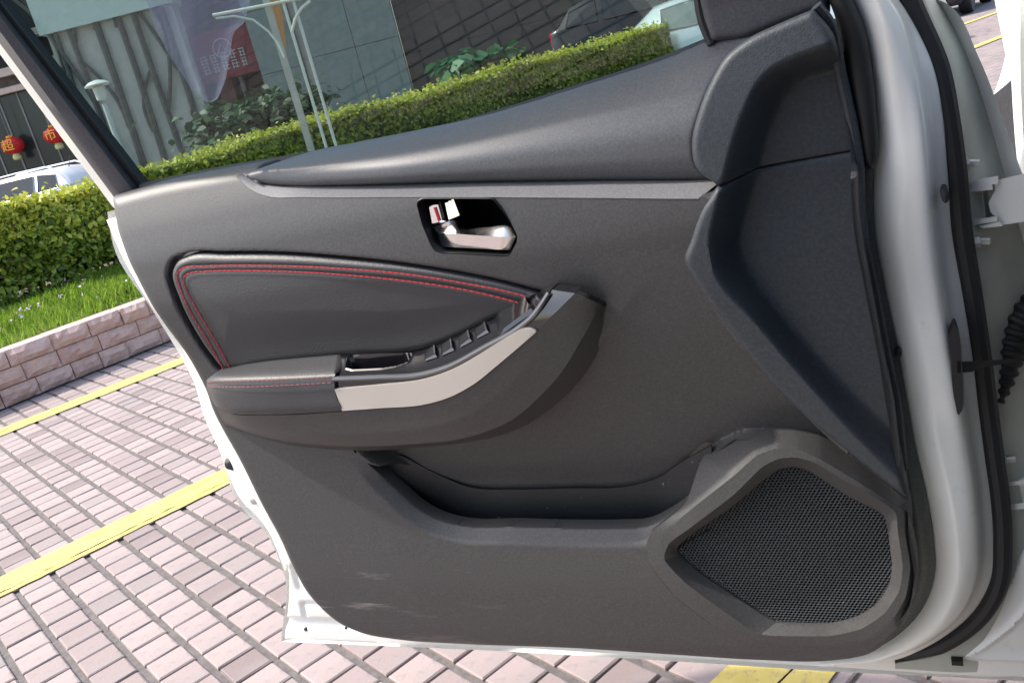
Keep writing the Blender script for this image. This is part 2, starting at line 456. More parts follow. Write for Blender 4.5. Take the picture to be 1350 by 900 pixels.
trim_poly = poly2(edge_pts(TRIM), .035)
def trim_depth(a, b, s):
    z = b + ZB
    d = panel_d(z)
    # shelf under the upper pad
    l0, l1 = yat(ledge0, a), yat(ledge1, a)
    w = ss(dl(326, 250, .07)[0], dl(345, 250, .07)[0], a)
    t = np.clip((b-l1)/np.maximum(l0-l1, .004), -.5, 1.6)
    d = d - w*.034*ss(.2, .8, t)
    # seat of the leather insert
    si = sd(a, b, insert_poly); d = d - rnd(np.maximum(-si, 0), .004)
    # hollow behind the arm rest that ends in the map pocket
    q = sd(a, b, pocket_poly)
    floor = sip(z, [.46,.51,.56,.64,.72,.79], [.006,.010,.024,.044,.064,.077])
    low = ss(-.60, -.55, -z)
    hq = sd(a, b, hole_poly)
    d = np.where(q > 0, d + (floor-d)*ss(0, .012, q), d)
    d = np.where(q > .004, d, d - low*np.interp(-hq, [0, .0015, .0155, .018], [.0125, .0105, .0006, 0]))
    # soft round edge of the whole panel
    d = d - rnd(np.maximum(sd(a, b, trim_poly), 0), .016)*.9
    return d
bz0 = [(858,702),(903,664),(926,604),(970,565),(1012,557),(1045,556),(1080,566),(1130,597),(1172,628),(1200,650),(1204,700),(1211,747),(1204,789),(1184,827),(1143,856),(1083,860),(995,856),(945,832),(885,786),(850,738)]
bz1 = [(872,705),(916,667),(966,628),(998,600),(1027,590),(1055,594),(1083,606),(1133,636),(1172,661),(1191,674),(1193,702),(1200,747),(1194,786),(1174,820),(1138,846),(1083,851),(1000,847),(955,823),(898,778),(866,738)]
bz2 = [(882,716),(913,693),(966,653),(1004,616),(1028,604),(1052,603),(1077,611),(1125,640),(1166,663),(1181,676),(1184,702),(1190,747),(1185,780),(1165,809),(1134,829),(1090,838),(1003,836),(962,811),(905,769),(876,738)]
bz3 = [(892,722),(909,706),(966,667),(1012,628),(1030,617),(1048,615),(1069,622),(1119,654),(1155,672),(1166,680),(1170,698),(1176,745),(1172,773),(1155,798),(1130,814),(1093,823),(1023,820),(978,792),(925,757),(896,732)]
def bez_pts(pts, ds):
    out = []
    for k, (x, y) in enumerate(pts):
        d = ds[k]
        if d is not None and d < 0: d = strip_d([(x, y)], -d-.0)[0][2]
        if d is None: d = strip_d([(x, y)], -.0004)[0][2]
        out.append((x, y, d))
    return out
_n = None
b0 = bez_pts(bz0, [_n,.064,.040,.022,.020,.018,.022,.030,.040,.046,.048,.046,.046,_n,_n,_n,_n,_n,_n,_n])
b1 = bez_pts(bz1, [-.0012,.0735,.075,.0755,.0755,.0755,.0755,.073,.066,.062,.064,.065,.065,-.0022,-.0016,-.0012,-.0010,-.0010,-.0010,-.0010])
b2 = bez_pts(bz2, [-.0014,.0745,.076,.0765,.0765,.0765,.0765,.074,.068,.065,.066,.067,.066,-.0024,-.0020,-.0016,-.0014,-.0014,-.0014,-.0014])
b3 = bez_pts(bz3, [.052]*20)
def ring(pts): 
    q = [(np.array(dl(*p)), 0) for p in pts]; return cr(q, True, .004)
rings = []
for pts in (b0, b1, b2, b3):
    P_ = np.array([dl(*p) for p in pts]); n_ = len(P_); out = []
    for i in range(n_):
        p0_, p1_, p2_, p3_ = P_[i-1], P_[i], P_[(i+1) % n_], P_[(i+2) % n_]
        for j in range(8):
            t = j/8; out.append(.5*(2*p1_+(p2_-p0_)*t*.7+(-2*p1_*0+0)*0) if 0 else p1_+(p2_-p1_)*(t*t*(3-2*t)*.0+t)+.5*(t*(1-t))*((1-t)*(p2_-p0_)*.5-(p2_-p1_)*(1-t)-t*((p3_-p1_)*.5)+t*(p2_-p1_)))
    rings.append(np.array(out))
bezel_in = rings[0][:, [0, 2]]
R_ = len(rings[0]); G = []
for k in range(3):
    for j in range(4): G.append(rings[k]+(rings[k+1]-rings[k])*j/4)
G.append(rings[3]); G = np.array(G); nr = len(G)
f = [(r*R_+i, r*R_+(i+1) % R_, (r+1)*R_+(i+1) % R_, (r+1)*R_+i) for r in range(nr-1) for i in range(R_)]
bzv, bzf = skirt(list(G.reshape(-1, 3)), [q[::-1] for q in f], .006)
make('speaker_bezel', bzv, bzf, M['trim'], door, True, 22)
grille_poly = rings[3][:, [0, 2]]
_u, _l = curve3([(x, y-2, d) for x, y, d in lg0[1:]]), curve3(strip_d([(x, y-.6) for x, y in lg1[1:]], .0))
strip_hole = np.concatenate([_u[:, [0, 2]], _l[::-1][:, [0, 2]]])
relief('trim_panel', trim_poly, trim_depth, .0024, M['trim'], door, back=.02, holes=(handle_poly, (bezel_in, .004), hole_poly, insert_poly, strip_hole, (fo_poly, .005), poly2([(1118,588,'c'),(1207,636,'c'),(1209,672,'c'),(1160,658,'c'),(1118,618,'c')], .06)))

loft('shoulder_strip', [curve3(lg0), curve3(strip_d(lg1, .0008)), curve3(strip_d(lg2, -.0012))], M['strip'], door, n=110, m=4, smooth=False, back=.004, angle=25)
# ---- upper pad along the belt line
PAD = [(322,229,'c'),(330,238),(345,244),(380,247),(450,246.5),(600,242.5),(800,240),(951,240.5,'c'),(926,217),(920,186),(927,150),(944,106),(964,74),(988,54),(1010,38,'c'),(1000,32,'c'),(935,51),(870,78),(750,118),(600,163),(440,197),(380,209)]
pad_poly = poly2(PAD, .050)
pad_top = curve3([(300,222),(440,197),(600,163),(750,118),(870,78),(935,51),(1010,30)], .052)[:, [0, 2]]
pad_bot = curve3([(300,235),(330,240),(380,247),(450,246.5),(600,242.5),(800,240),(952,240.5),(1010,240)], .052)[:, [0, 2]]
def pad_depth(a, b, s):
    t0, b0 = yat(pad_top, a), yat(pad_bot, a); h = np.maximum(t0-b0, .01)
    u = np.clip((b-b0)/h, 0, 1)
    wid = ss(dl(322, 235, .05)[0], dl(560, 235, .05)[0], a)
    d = .050 + .012*sip(u, [0,.05,.13,.24,.36,.6,.85,1], [-.1,.4,.8,1,.95,.25,-1.4,-3.0])*(1-(1-wid)*.8*(1-ss(.55, .75, u)))
    return d - rnd(s, .006)
relief('belt_pad', pad_poly, pad_depth, .0024, M['pad'], door, back=.012)

# ---- textured front panel, two pieces with a seam
def front_depth(a, b, s):
    so, si = sd(a, b, bo_poly), sd(a, b, bi_poly)
    t = np.clip(so/np.maximum(so-si, 1e-5), 0, 1); t = np.where(so <= 0, 0, np.where(si >= 0, 1, t))
    z = b+ZB
    d0 = sip(z, [.50,.60,.70,.80,.90,1.0], [.060,.070,.079,.085,.080,.068])
    d1 = sip(z, [.50,.60,.75,.85,.95,1.0], [.046,.046,.042,.034,.033,.034])
    d = d0 + (d1-d0)*(t*.35+.65*t*t*(3-2*t))
    return d - rnd(s, .007)*np.where(t > .6, .4, 1.)
seam = [(900,246),(950,240.5),(1000,228),(1060,217),(1127,205.5),(1180,196)]
su = curve3(seam, .06)[:, [0, 2]]; 
def split(poly, up):
    off = .0004 if up else -.0004
    out = []
    for k in range(len(poly)):
        p, q = poly[k], poly[(k+1) % len(poly)]
        sp = p[1]-yat(su, p[0])-off; sq = q[1]-yat(su, q[0])-off
        if not up: sp, sq = -sp, -sq
        if sp > 0: out.append(p)
        if sp*sq < 0: out.append(p+(q-p)*sp/(sp-sq))
    # follow the seam between the two cut points
    P = np.array(out)
    near = np.abs(P[:, 1]-yat(su, P[:, 0])-off) < 1e-5
    ii = np.nonzero(near)[0]
    res = []
    for k in range(len(P)):
        res.append(P[k])
        if near[k] and near[(k+1) % len(P)]:
            x0, x1 = P[k, 0], P[(k+1) % len(P), 0]
            for x in np.linspace(x0, x1, 24)[1:-1]: res.append(np.array([x, yat(su, x)+off]))
    return np.array(res)
relief('textured_panel', split(fo_poly, True), front_depth, .0020, M['front'], door, back=.03)
relief('textured_panel', split(fo_poly, False), front_depth, .0020, M['front'], door, back=.03)

# ---- leather insert with two rows of red stitching
INS = [(226,357),(231,345),(244,338),(300,335),(370,335),(450,340),(530,348),(600,359),(660,372),(711,387,'c'),(700,402),(650,425),(600,450),(555,466),(447,474),(345,484),(296,491),(288,490),(272,470),(253,433),(238,395)]
ins_poly = poly2(INS, .077)
ST_O = [(297,486),(286,466),(273,443),(253,410),(239,377),(235.5,364),(238,356),(246,351.5),(267,350),(333,349),(390,350),(450,353),(550,362),(617,373),(660,381),(696,390)]
ST_I = [(305,483),(297,468),(283,443),(263,410),(247.5,380),(243.5,369),(246,363),(253,359),(273,357),(333,356),(390,357.5),(450,361),(550,371),(617,381.5),(655,390),(689,399)]
def on_insert(pts):
    c = curve3(pts, .077)
    for _ in range(3):
        dd = panel_d(c[:, 2]+ZB)+.001; c = np.array([dl(*q, e) for q, e in zip([to_px(p) for p in c], dd)])
    return c
def to_px(p):
    w = P0 + LX*p[0] - NN*p[1] + np.array([0, 0, p[2]]); v = RW.T @ (w-CAM); return CX+F*v[0]/v[2], CY+F*v[1]/v[2]
so2, si2 = on_insert(ST_O), on_insert(ST_I)
def pdist(a, b, c):
    d = np.full(a.shape, 9.)
    for i in range(len(c)-1):
        x1, y1, x2, y2 = c[i, 0], c[i, 2], c[i+1, 0], c[i+1, 2]; ex, ey = x2-x1, y2-y1; L = ex*ex+ey*ey+1e-12
        t = np.clip(((a-x1)*ex+(b-y1)*ey)/L, 0, 1); d = np.minimum(d, np.hypot(a-x1-ex*t, b-y1-ey*t))
    return d
def ins_depth(a, b, s):
    d = panel_d(b+ZB)+.002 - rnd(s, .010)*1.05 + .003*ss(.02, .08, s)
    d -= .0016*np.exp(-(pdist(a, b, so2)/.0022)**2) + .0016*np.exp(-(pdist(a, b, si2)/.0022)**2)
    mid = (so2[:, :]*1.0)
    return d
ins = relief('leather_insert', ins_poly, ins_depth, .0019, M['leather'], door, back=.012)
def stitches(name, line, mat, parent, dep, ln=.0074, gap=.0000, r=.0008):
    mb = MB(); n = int(np.sum(np.linalg.norm(np.diff(line, axis=0), axis=1))/(ln+gap)); P = resample(line, n*6+1)
    for k in range(n):
        a, m_, b = P[k*6], P[k*6+3], P[k*6+5]
        def at(p, e): return (p[0], p[1]-e, p[2])
        mb.tube([at(a, dep+.0002), at(m_, dep+.0007), at(b, dep+.0002)], [r*.8, r, r*.8], 5)
    return mb.build(name, mat, parent)
stitches('stitching', so2, M['thread'], ins, .0026); stitches('stitching', si2, M['thread'], ins, .0026)

# ---- arm rest: pad, switch panel, silver strip, grip body
ap0 = [(279,494,.062),(290,487,.064),(310,481,.066),(345,475,.067),(400,469.5,.068),(447,465.5,.068)]
ap1 = [(273,500,.070),(285,496.5,.092),(310,495.5,.100),(345,494,.103),(400,491.5,.103),(443,489,.103)]
ap2 = [(272.5,507,.074),(284,507,.100),(310,506.5,.108),(345,505.5,.111),(400,503,.111),(440.5,500,.111)]
ap3 = [(274,517,.076),(286,523,.101),(310,525,.110),(345,525.5,.113),(400,524.5,.113),(443,522,.113)]
ap4 = [(283,534,.072),(294,541,.095),(312,544.5,.106),(345,545.5,.110),(400,544.5,.110),(452,541.5,.110)]
ap5 = [(285,535,.055),(297,541,.07),(314,544,.08),(345,544.5,.085),(400,543.5,.085),(450,541,.085)]
apad = loft('armrest_pad', [curve3(c) for c in (ap0, ap1, ap2, ap3, ap4, ap5)], M['leather'], door, n=70, m=6, back=.02, angle=60)
stl1 = curve3([(276,503.5,.083),(286,502,.1005),(310,501.5,.1085),(345,500.5,.1118),(400,498,.1118),(438,496,.1115)])
stl2 = curve3([(276,509,.083),(286,509.5,.1035),(310,509.5,.1115),(345,508.5,.1140),(400,506,.1140),(439,503.5,.1138)])
stitches('stitching', stl1, M['dullthread'], apad, .0016, r=.0007); stitches('stitching', stl2, M['dullthread'], apad, .0010, r=.0007)
swb = [(447,466.5,.068),(500,464,.068),(555,460.5,.068),(577,453,.069),(640,424,.071),(690,400,.073),(721,377,.076)]
swf = [(440,496.5,.106),(500,494,.106),(555,490.5,.106),(585,482,.106),(640,454,.106),(688,427,.106),(703,414,.104),(727,381,.098)]
def between(t, u, up=0.):
    i = min(100, max(0, t*100)); k = int(i); k2 = min(k+1, 100); w = i-k
    p = SWA[k]*(1-w)+SWA[k2]*w; q = SWB[k]*(1-w)+SWB[k2]*w
    r = p+(q-p)*u; return np.array([r[0], r[1], r[2]+up])
SWA, SWB = resample(curve3(swb), 101), resample(curve3(swf), 101)
well = np.array([(.045,.20),(.07,.12),(.30,.10),(.345,.16),(.32,.50),(.27,.66),(.21,.74),(.08,.74),(.05,.66)])
nt_, nu_ = 221, 41
TT, UU = np.meshgrid(np.linspace(0, 1, nt_), np.linspace(0, 1, nu_)); ws = sd(TT, UU*.20, well*np.array([1, .20]))
dz = -.024*ss(0, .006, ws)+.0012*np.exp(-((ws+.003)/.004)**2)
v = [between(TT[j, i], UU[j, i], dz[j, i]) for j in range(nu_) for i in range(nt_)]
f = [(j*nt_+i, (j+1)*nt_+i, (j+1)*nt_+i+1, j*nt_+i+1) for j in range(nu_-1) for i in range(nt_-1)]
v, f = skirt(v, f, .02); sp = make('switch_panel', v, f, M['gloss'], door, True, 50)
# window switches: rocking keys with raised front lips
for k, t in enumerate((.40, .48, .565, .645)):
    e = .058
    mb = MB()
    v = []
    for tt, uu, up in ((t,.14,.001),(t+e,.14,.001),(t+e,.60,.001),(t,.60,.001),(t+.006,.17,.0020),(t+e-.006,.17,.0042),(t+e-.006,.56,.0042),(t+.006,.56,.0020)):
        v.append(between(tt, uu, up))
    mb.add(v, [(0,1,5,4),(1,2,6,5),(2,3,7,6),(3,0,4,7),(4,5,6,7)])
    ks = mb.build('window_switch', M['gloss'], sp, True, 30)
    mb = MB(); mb.tube([between(t+e-.008, .18, .0041), between(t+e-.008, .36, .0046), between(t+e-.008, .55, .0041)], .0010, 6); mb.build('key_edge', M['satin'], ks)
# mirror control pod near the tip
mb = MB(); v = []
for tt, uu, up in ((.745,.02,.001),(.90,.02,.001),(.90,.98,.001),(.745,.98,.001),(.765,.08,.006),(.89,.08,.007),(.89,.92,.006),(.765,.92,.005)): v.append(between(tt, uu, up))
mb.add(v, [(0,1,5,4),(1,2,6,5),(2,3,7,6),(3,0,4,7),(4,5,6,7)]); mb.build('mirror_control', M['gloss'], sp, True, 20)
# satin rail along the front edge of the switch panel
rail = curve3([(440,499.5,.109),(500,497,.109),(555,493.5,.109),(586,485,.109),(640,457,.109),(686,430.5,.109),(700,419,.108),(712,404,.106),(724,386,.102)])
mb = MB(); mb.tube(rail, .0032, 8); mb.build('trim_rail', M['railm'], door)
dark0 = [(440.5,502,.108),(500,499.5,.108),(556,496,.108),(587,487.5,.108),(640,460,.108),(688,432,.108),(702,420,.107),(715,404,.105),(728,382,.100)]
dark1 = [(442,516,.109),(500,510.5,.109),(558,503,.109),(590,493,.109),(640,466,.109),(686,441,.109),(706,438.5,.109),(732,412.5,.109),(758,386.5,.1085)]
loft('rail_base', [curve3(dark0), curve3(dark1)], M['gloss'], door, n=60, m=2, smooth=False, back=.02)
si0 = [(441,513,.113),(500,507.5,.113),(558,500,.113),(590,489.5,.113),(640,462,.113),(676,439.5,.113),(688,433.5,.113),(700,433,.113),(706,437,.113)]
si1 = [(451,541.5,.112),(500,538,.112),(560,533,.112),(590,524.5,.112),(625,506,.112),(655,482,.112),(680,461,.112),(695,448,.112),(706,438.5,.112)]
sil = loft('silver_strip', [curve3(si0), curve3(si1)], M['silver'], door, n=70, m=5, smooth=False, back=.02)
gb0 = [(284,536.5,.088),(310,546,.100),(345,547,.107),(400,546,.109),(450,542.5,.110),(500,538.8,.110),(560,534,.110),(590,525.5,.110),(625,507,.110),(655,483,.110),(680,462,.110),(706,438.5,.110),(732,412,.109),(758,386,.108)]
gb1 = [(292,552,.078),(320,562,.092),(360,568,.100),(410,573,.104),(470,575,.105),(540,570,.106),(590,560,.107),(630,540,.107),(665,512,.107),(695,481,.107),(722,450,.106),(745,420,.105),(766,396,.104),(772,392,.103)]
gb2 = [(297,559,.070),(330,571,.080),(370,580,.090),(420,586,.094),(470,588,.095),(550,584.5,.096),(605,578.5,.097),(640,569,.098),(672,555,.098),(710,524,.098),(742,488,.097),(764,452,.095),(780,424,.090),(790,400,.086)]
gb3 = [(299,563,.060),(335,574,.064),(375,585,.064),(425,592,.060),(475,594,.062),(560,588.5,.062),(615,583,.062),(655,575,.062),(690,562,.062),(733,533,.062),(768,497,.062),(789,462,.062),(800,432,.062),(802.5,409,.060)]
gb4 = [(299,563,.040),(335,575,.044),(375,586,.044),(425,593,.040),(475,594,.03),(560,588,.02),(615,582,.02),(655,574,.02),(690,561,.02),(733,532,.03),(768,496,.03),(789,461,.03),(800,431,.04),(802,408,.045)]
loft('armrest_body', [curve3(c) for c in (gb0, gb1, gb2, gb3, gb4)], M['grip'], door, n=90, m=6, smooth=False, back=.01, angle=24)
# top of the grip, between the panel and the grip's outer corner
gt0 = [(757,386,.1085),(775,393,.100),(797,402.5,.078),(803,408,.058)]
gt1 = [(722,377,.070),(740,380,.068),(765,388,.066),(785,397,.064)]
loft('grip_top', [curve3(gt1), curve3(gt0)], M['gloss'], door, n=14, m=4, smooth=False, back=.01)

# ---- map pocket liner
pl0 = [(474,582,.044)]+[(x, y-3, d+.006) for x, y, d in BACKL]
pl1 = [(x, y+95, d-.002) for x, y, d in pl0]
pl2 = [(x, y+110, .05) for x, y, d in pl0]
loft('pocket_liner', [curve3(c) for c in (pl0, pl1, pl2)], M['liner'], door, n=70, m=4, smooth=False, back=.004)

# ---- loudspeaker grille: perforated hexagonal sheet
gx0, gz0 = grille_poly.min(0); gx1, gz1 = grille_poly.max(0)
pt = .0041; rowh = pt*.80
ca, cb = [], []
r_ = 0; z = gz0
while z < gz1:
    x = gx0 + (pt/2 if r_ % 2 else 0)
    while x < gx1: ca.append(x); cb.append(z); x += pt
    z += rowh; r_ += 1
ca, cb = np.array(ca), np.array(cb); keep = sd(ca, cb, grille_poly) > -.005
v, f = [], []
gd = .049
for x, z in zip(ca[keep], cb[keep]):
    n0 = len(v)
    for rad, dy in ((1.0, 0.), (.56, .0006), (.52, .0030)):
        for j in range(6):
            a = math.pi/6+j*math.pi/3
            v.append((x+math.cos(a)*pt*.578*rad, -(gd-dy), z+math.sin(a)*rowh*.667*rad))
    for q in range(2):
        for j in range(6): f.append((n0+q*6+j, n0+q*6+(j+1) % 6, n0+q*6+6+(j+1) % 6, n0+q*6+6+j))
gr = make('speaker_grille', v, f, M['grille'], door, False); gr['kind'] = 'stuff'
relief('speaker_cone', grille_poly, lambda a, b, s: .040-.02*ss(0, .05, s), .006, M['black'], door, back=.0)

# ---- inner door handle in its cup
hp = handle_poly; cc = hp.mean(0); n = len(hp)
v = [(p[0], -.0790, p[1]) for p in hp]
v += [(cc[0]+(p[0]-cc[0])*.985, -.0803, cc[1]+(p[1]-cc[1])*.97) for p in hp]
v += [(cc[0]+(p[0]-cc[0])*.965, -.056, cc[1]+(p[1]-cc[1])*.95) for p in hp]
v += [(cc[0]+(p[0]-cc[0])*.90, .006, cc[1]+(p[1]-cc[1])*.84) for p in hp]
f = [(k*n+i, k*n+(i+1) % n, (k+1)*n+(i+1) % n, (k+1)*n+i)[::1] for k in range(3) for i in range(n)] + [tuple(range(3*n, 4*n))[::-1]]
area = np.sum(hp[:, 0]*np.roll(hp[:, 1], -1)-np.roll(hp[:, 0], -1)*hp[:, 1])
if area < 0: f = [t[::-1] for t in f]
cup = make('handle_cup', v, f, M['black'], door, True, 30)
hl0 = [(571,299,.064),(580,296,.066),(599,290.5,.066),(605,298.5,.069),(640,299.5,.071),(674,301,.071),(679,307,.071)]
hl1 = [(577,308,.070),(584,307.5,.074),(600,308,.078),(612,309,.079),(640,311,.080),(672,312.5,.079),(679.5,313,.076)]
hl2 = [(582,325,.066),(590,325.5,.070),(604,326.2,.073),(618,327,.074),(640,328,.075),(668,329.5,.074),(672,329.5,.072)]
lever = loft('handle_lever', [curve3(c, step=.003) for c in (hl0, hl1, hl2)], M['chrome'], door, n=30, m=4, smooth=False, back=.012, angle=25)
mb = MB()
kb = [(566,270),(572,266.5),(580.5,265.5),(587.5,291.5),(579,295),(571,296.5)]
P1 = [dl(x, y, .067) for x, y in kb]; P2 = [dl(x, y, .037) for x, y in kb]; cm = np.mean(P1, 0)
P3 = [cm+(p-cm)*.8+np.array([0, -.004, 0]) for p in P1]
mb.add(P3+P1+P2, [tuple(range(6))[::-1]]+[(k*6+i, k*6+6+i, k*6+6+(i+1) % 6, k*6+(i+1) % 6)[::-1] for k in range(2) for i in range(6)])
knob = mb.build('lock_knob', M['chrome'], door, True, 25)
mb = MB(); q = [dl(571.5, 274, .0722), dl(574.5, 273.2, .0722), dl(580.5, 291, .0722), dl(577.5, 292, .0722)]
mb.add(q+[p+np.array([0, .002, 0]) for p in q], [(0,3,2,1),(0,1,5,4),(1,2,6,5),(2,3,7,6),(3,0,4,7)]); mb.build('lock_mark', M['red'], knob)
mb = MB()
for x0, x1 in ((586.5, 590.2), (591, 594), (595, 597.6)):
    q = [dl(x0, 268-(x0-586)*.5, .063), dl(x1, 267-(x0-586)*.5, .063), dl(x1+8.2, 287-(x0-586)*.35, .065), dl(x0+5, 290-(x0-586)*.4, .065)]
    mb.add(q+[p+np.array([0, .012, 0]) for p in q], [(0,3,2,1),(0,1,5,4),(1,2,6,5),(2,3,7,6),(3,0,4,7)])
mb.build('lever_pivot', M['chrome'], lever, True, 25)

# ---- sail panel, window frame, glass
SAIL = [(921,-30),(921,0),(927,28),(937,56,'c'),(985,52,'c'),(1073,17,'c'),(1090,22),(1092,0),(1078,-40,'c'),(1040,-60),(960,-80,'c')]
spoly = poly2(SAIL, .02, fn=dl)
relief('sail_panel', spoly, lambda a, b, s: .026-rnd(s, .008)-.0*a+.12*np.maximum(b-.75, 0), .003, M['frame'], door, back=.02)
edge = [(921,-34),(921,0),(926,28),(938,58)]
mb = MB(); mb.tube(curve3(edge, .020), .0045, 8); mb.build('sail_seal', M['rubber'], door)

# rear upright of the window frame and the rail over the window (goes on above the picture)
def up_pt(xl, z, off=0.): return np.array([xl, -((z-ZBELT)*TILT+off), z-ZB])
def line_up(px0, px1, zs, off):
    a, b = dlt(*px0, off), dlt(*px1, off); out = []
    for z in zs:
        t = (z-ZB-a[2])/(b[2]-a[2]); p = a+(b-a)*t; out.append(p)
    return out
def lineat(px0, px1, off, ztop):
    a, b = dlt(*px0, off), dlt(*px1, off)
    zs = np.linspace(a[2]-.05, ztop-ZB, 24)
    return np.array([a+(b-a)*((z-a[2])/(b[2]-a[2])) for z in zs])
ZTOP = 1.40
def railpath(lower, drop, off):
    """front continuation: roof rail bending down to the sail panel"""
    e = lower[-1]
    pts = []
    for t in np.linspace(0, 1, 30)[1:]:
        x = e[0]+(-.07-drop*.6-e[0])*t
        z = (ZTOP-drop) - .05*t**2 - .30*max(0, (t-.5)/.5)**1.7
        pts.append(up_pt(x, max(z, .99), off))
    return np.array(pts)
strips = [((117,230),(0,72),-.05,.0),((148,257),(0,58),.002,.012),((158,257),(12,58),.022,.02),((172,247),(0,22),.016,.035),((180,245),(0,12),.004,.05),((186,241),(0,3),.002,.055),((188,240),(2,0),-.012,.055)]
rows = []
for k, (p0, p1, off, drop) in enumerate(strips):
    lo = lineat(p0, p1, off, ZTOP-drop); rows.append(np.concatenate([lo, railpath(lo, drop, off)]))
def strip_mesh(name, i0, i1, mat, back=.012):
    C = np.array(rows[i0:i1+1]); K, n_ = C.shape[:2]
    v = list(C.reshape(-1, 3)); f = [(r*n_+i, r*n_+i+1, (r+1)*n_+i+1, (r+1)*n_+i) for r in range(K-1) for i in range(n_-1)]
    f = [q[::-1] for q in f]
    v, f = skirt(v, f, back); return make(name, v, f, mat, door, True, 50)
strip_mesh('window_frame', 0, 1, M['paint'], .03)
strip_mesh('frame_cover', 1, 4, M['frame'], .01)
strip_mesh('glass_run_seal', 4, 6, M['rubber'], .01)
gl = [dlt(186, 262, -.008), dlt(186,243,-.008)]
xs_ = dl(930, 20, .02)[0]+.03; gp = [r for r in rows[6][::3] if r[0] < xs_]; gp.append(up_pt(xs_, gp[-1][2]+ZB, 0))
gpoly = [(p[0]-.008*0, p[2]) for p in gp] + [(xs_, .60), (dl(190, 262, 0)[0], .66)]
def gpt(x, z): return up_pt(x, z+ZB, -.006)
gv = [gpt(x, z) for x, z in gpoly]
gn = len(gv)
gv2 = [p+np.array([0, .004, 0]) for p in gv]
make('window_glass', gv+gv2, [tuple(range(gn))[::-1], tuple(range(gn, 2*gn))]+[(i, (i+1) % gn, gn+(i+1) % gn, gn+i) for i in range(gn)], M['glass'], door, False)
mb = MB(); belt = curve3([(186,243),(300,220),(440,197),(600,163),(750,118),(870,78),(937,51)], .008)
mb.tube(belt-np.array([0, 0, .004]), .006, 8); mb.build('belt_seal', M['rubber'], door)

# ---- white pressed-steel shell round the trim
def perim(pts, **k): return curve3(pts, n=150, **k)
r0 = perim([(1055,-60,.012),(1082,-20,.012),(1100,20,.012),(1112,100,.010),(1124,160,.008),(1132,220,.006),(1122,300,.006),(1136,383,.006),(1152,467,.006),(1166,533,.006),(1176,593,.006),(1186,657,.006),(1192,700,.006),(1200,747,.006),(1192,790,.006),(1170,826,.006),(1126,852,.006),(1066,858,.006)])
r1 = perim([(1090,-60,.016),(1112,-20,.016),(1133,20,.014),(1147,90,.012),(1155,160,.010),(1152,225,.008),(1153,300,.008),(1167,383,.008),(1183,460,.008),(1194,517,.008),(1208,593,.008),(1221,650,.008),(1231,710,.008),(1233,752,.008),(1221,793,.008),(1194,828,.008),(1150,856,.008),(1080,866,.008)])
tub = loft('trim_edge_seal', [r0, r0*.5+r1*.5+np.array([0, -.004, 0]), r1], M['edge'], door, n=150, m=4, back=.004, angle=70)
w0 = r1+np.array([0, .003, 0])
w1 = perim([(1115,-60,.022),(1140,-20,.022),(1152,20,.022),(1166,90,.022),(1176,160,.020),(1178,225,.018),(1178,300,.018),(1189,383,.018),(1203,460,.018),(1213,517,.018),(1227,593,.018),(1240,650,.018),(1250,710,.018),(1252,755,.018),(1238,800,.018),(1206,836,.016),(1158,862,.014),(1080,871,.012)])
w2 = perim([(1138,-60,.016),(1160,-20,.016),(1184,20,.016),(1203,90,.018),(1216,160,.020),(1222,225,.020),(1226,300,.018),(1236,383,.018),(1249,460,.020),(1259,517,.020),(1272,593,.016),(1281,650,.014),(1286,710,.012),(1285,760,.010),(1268,806,.008),(1225,846,.006),(1170,866,.004),(1080,874,.004)])
w3 = perim([(1155,-60,-.012),(1172,-20,-.012),(1198,20,-.012),(1231,90,-.010),(1244,160,-.012),(1251,225,-.016),(1259,300,-.020),(1271,383,-.018),(1283,470,-.016),(1292,540,-.018),(1301,600,-.020),(1309,660,-.022),(1313,715,-.022),(1309,762,-.020),(1286,803,-.018),(1240,842,-.014),(1185,868,-.010),(1080,877,-.006)])
w2b = w2*.62+w3*.38; w2b[:, 1] = w2[:, 1]*.35+w3[:, 1]*.65
w1b = w1*.55+w2*.45; w1b[:, 1] = np.minimum(w1[:, 1], w2[:, 1])-.003
loft('inner_shell', [w0, w1, w1b, w2, w2b, w3], M['paint'], door, n=150, m=6, back=.006, angle=60)
# weatherstrip round the shell
sl = [(1165,-60),(1190,-20),(1208,20),(1238,90),(1252,160),(1261,225),(1268,300),(1281,383),(1294,470),(1303,540),(1311,600),(1319,660),(1322,715),(1317,768),(1292,812),(1243,848),(1180,869)]
mb = MB(); slc = curve3([(x, y, -.020) for x, y in sl], step=.008); mb.tube(slc, [.0095]*(len(slc)-8)+list(np.linspace(.0095, .003, 8)), 10); mb.build('weatherstrip', M['rubber'], door)
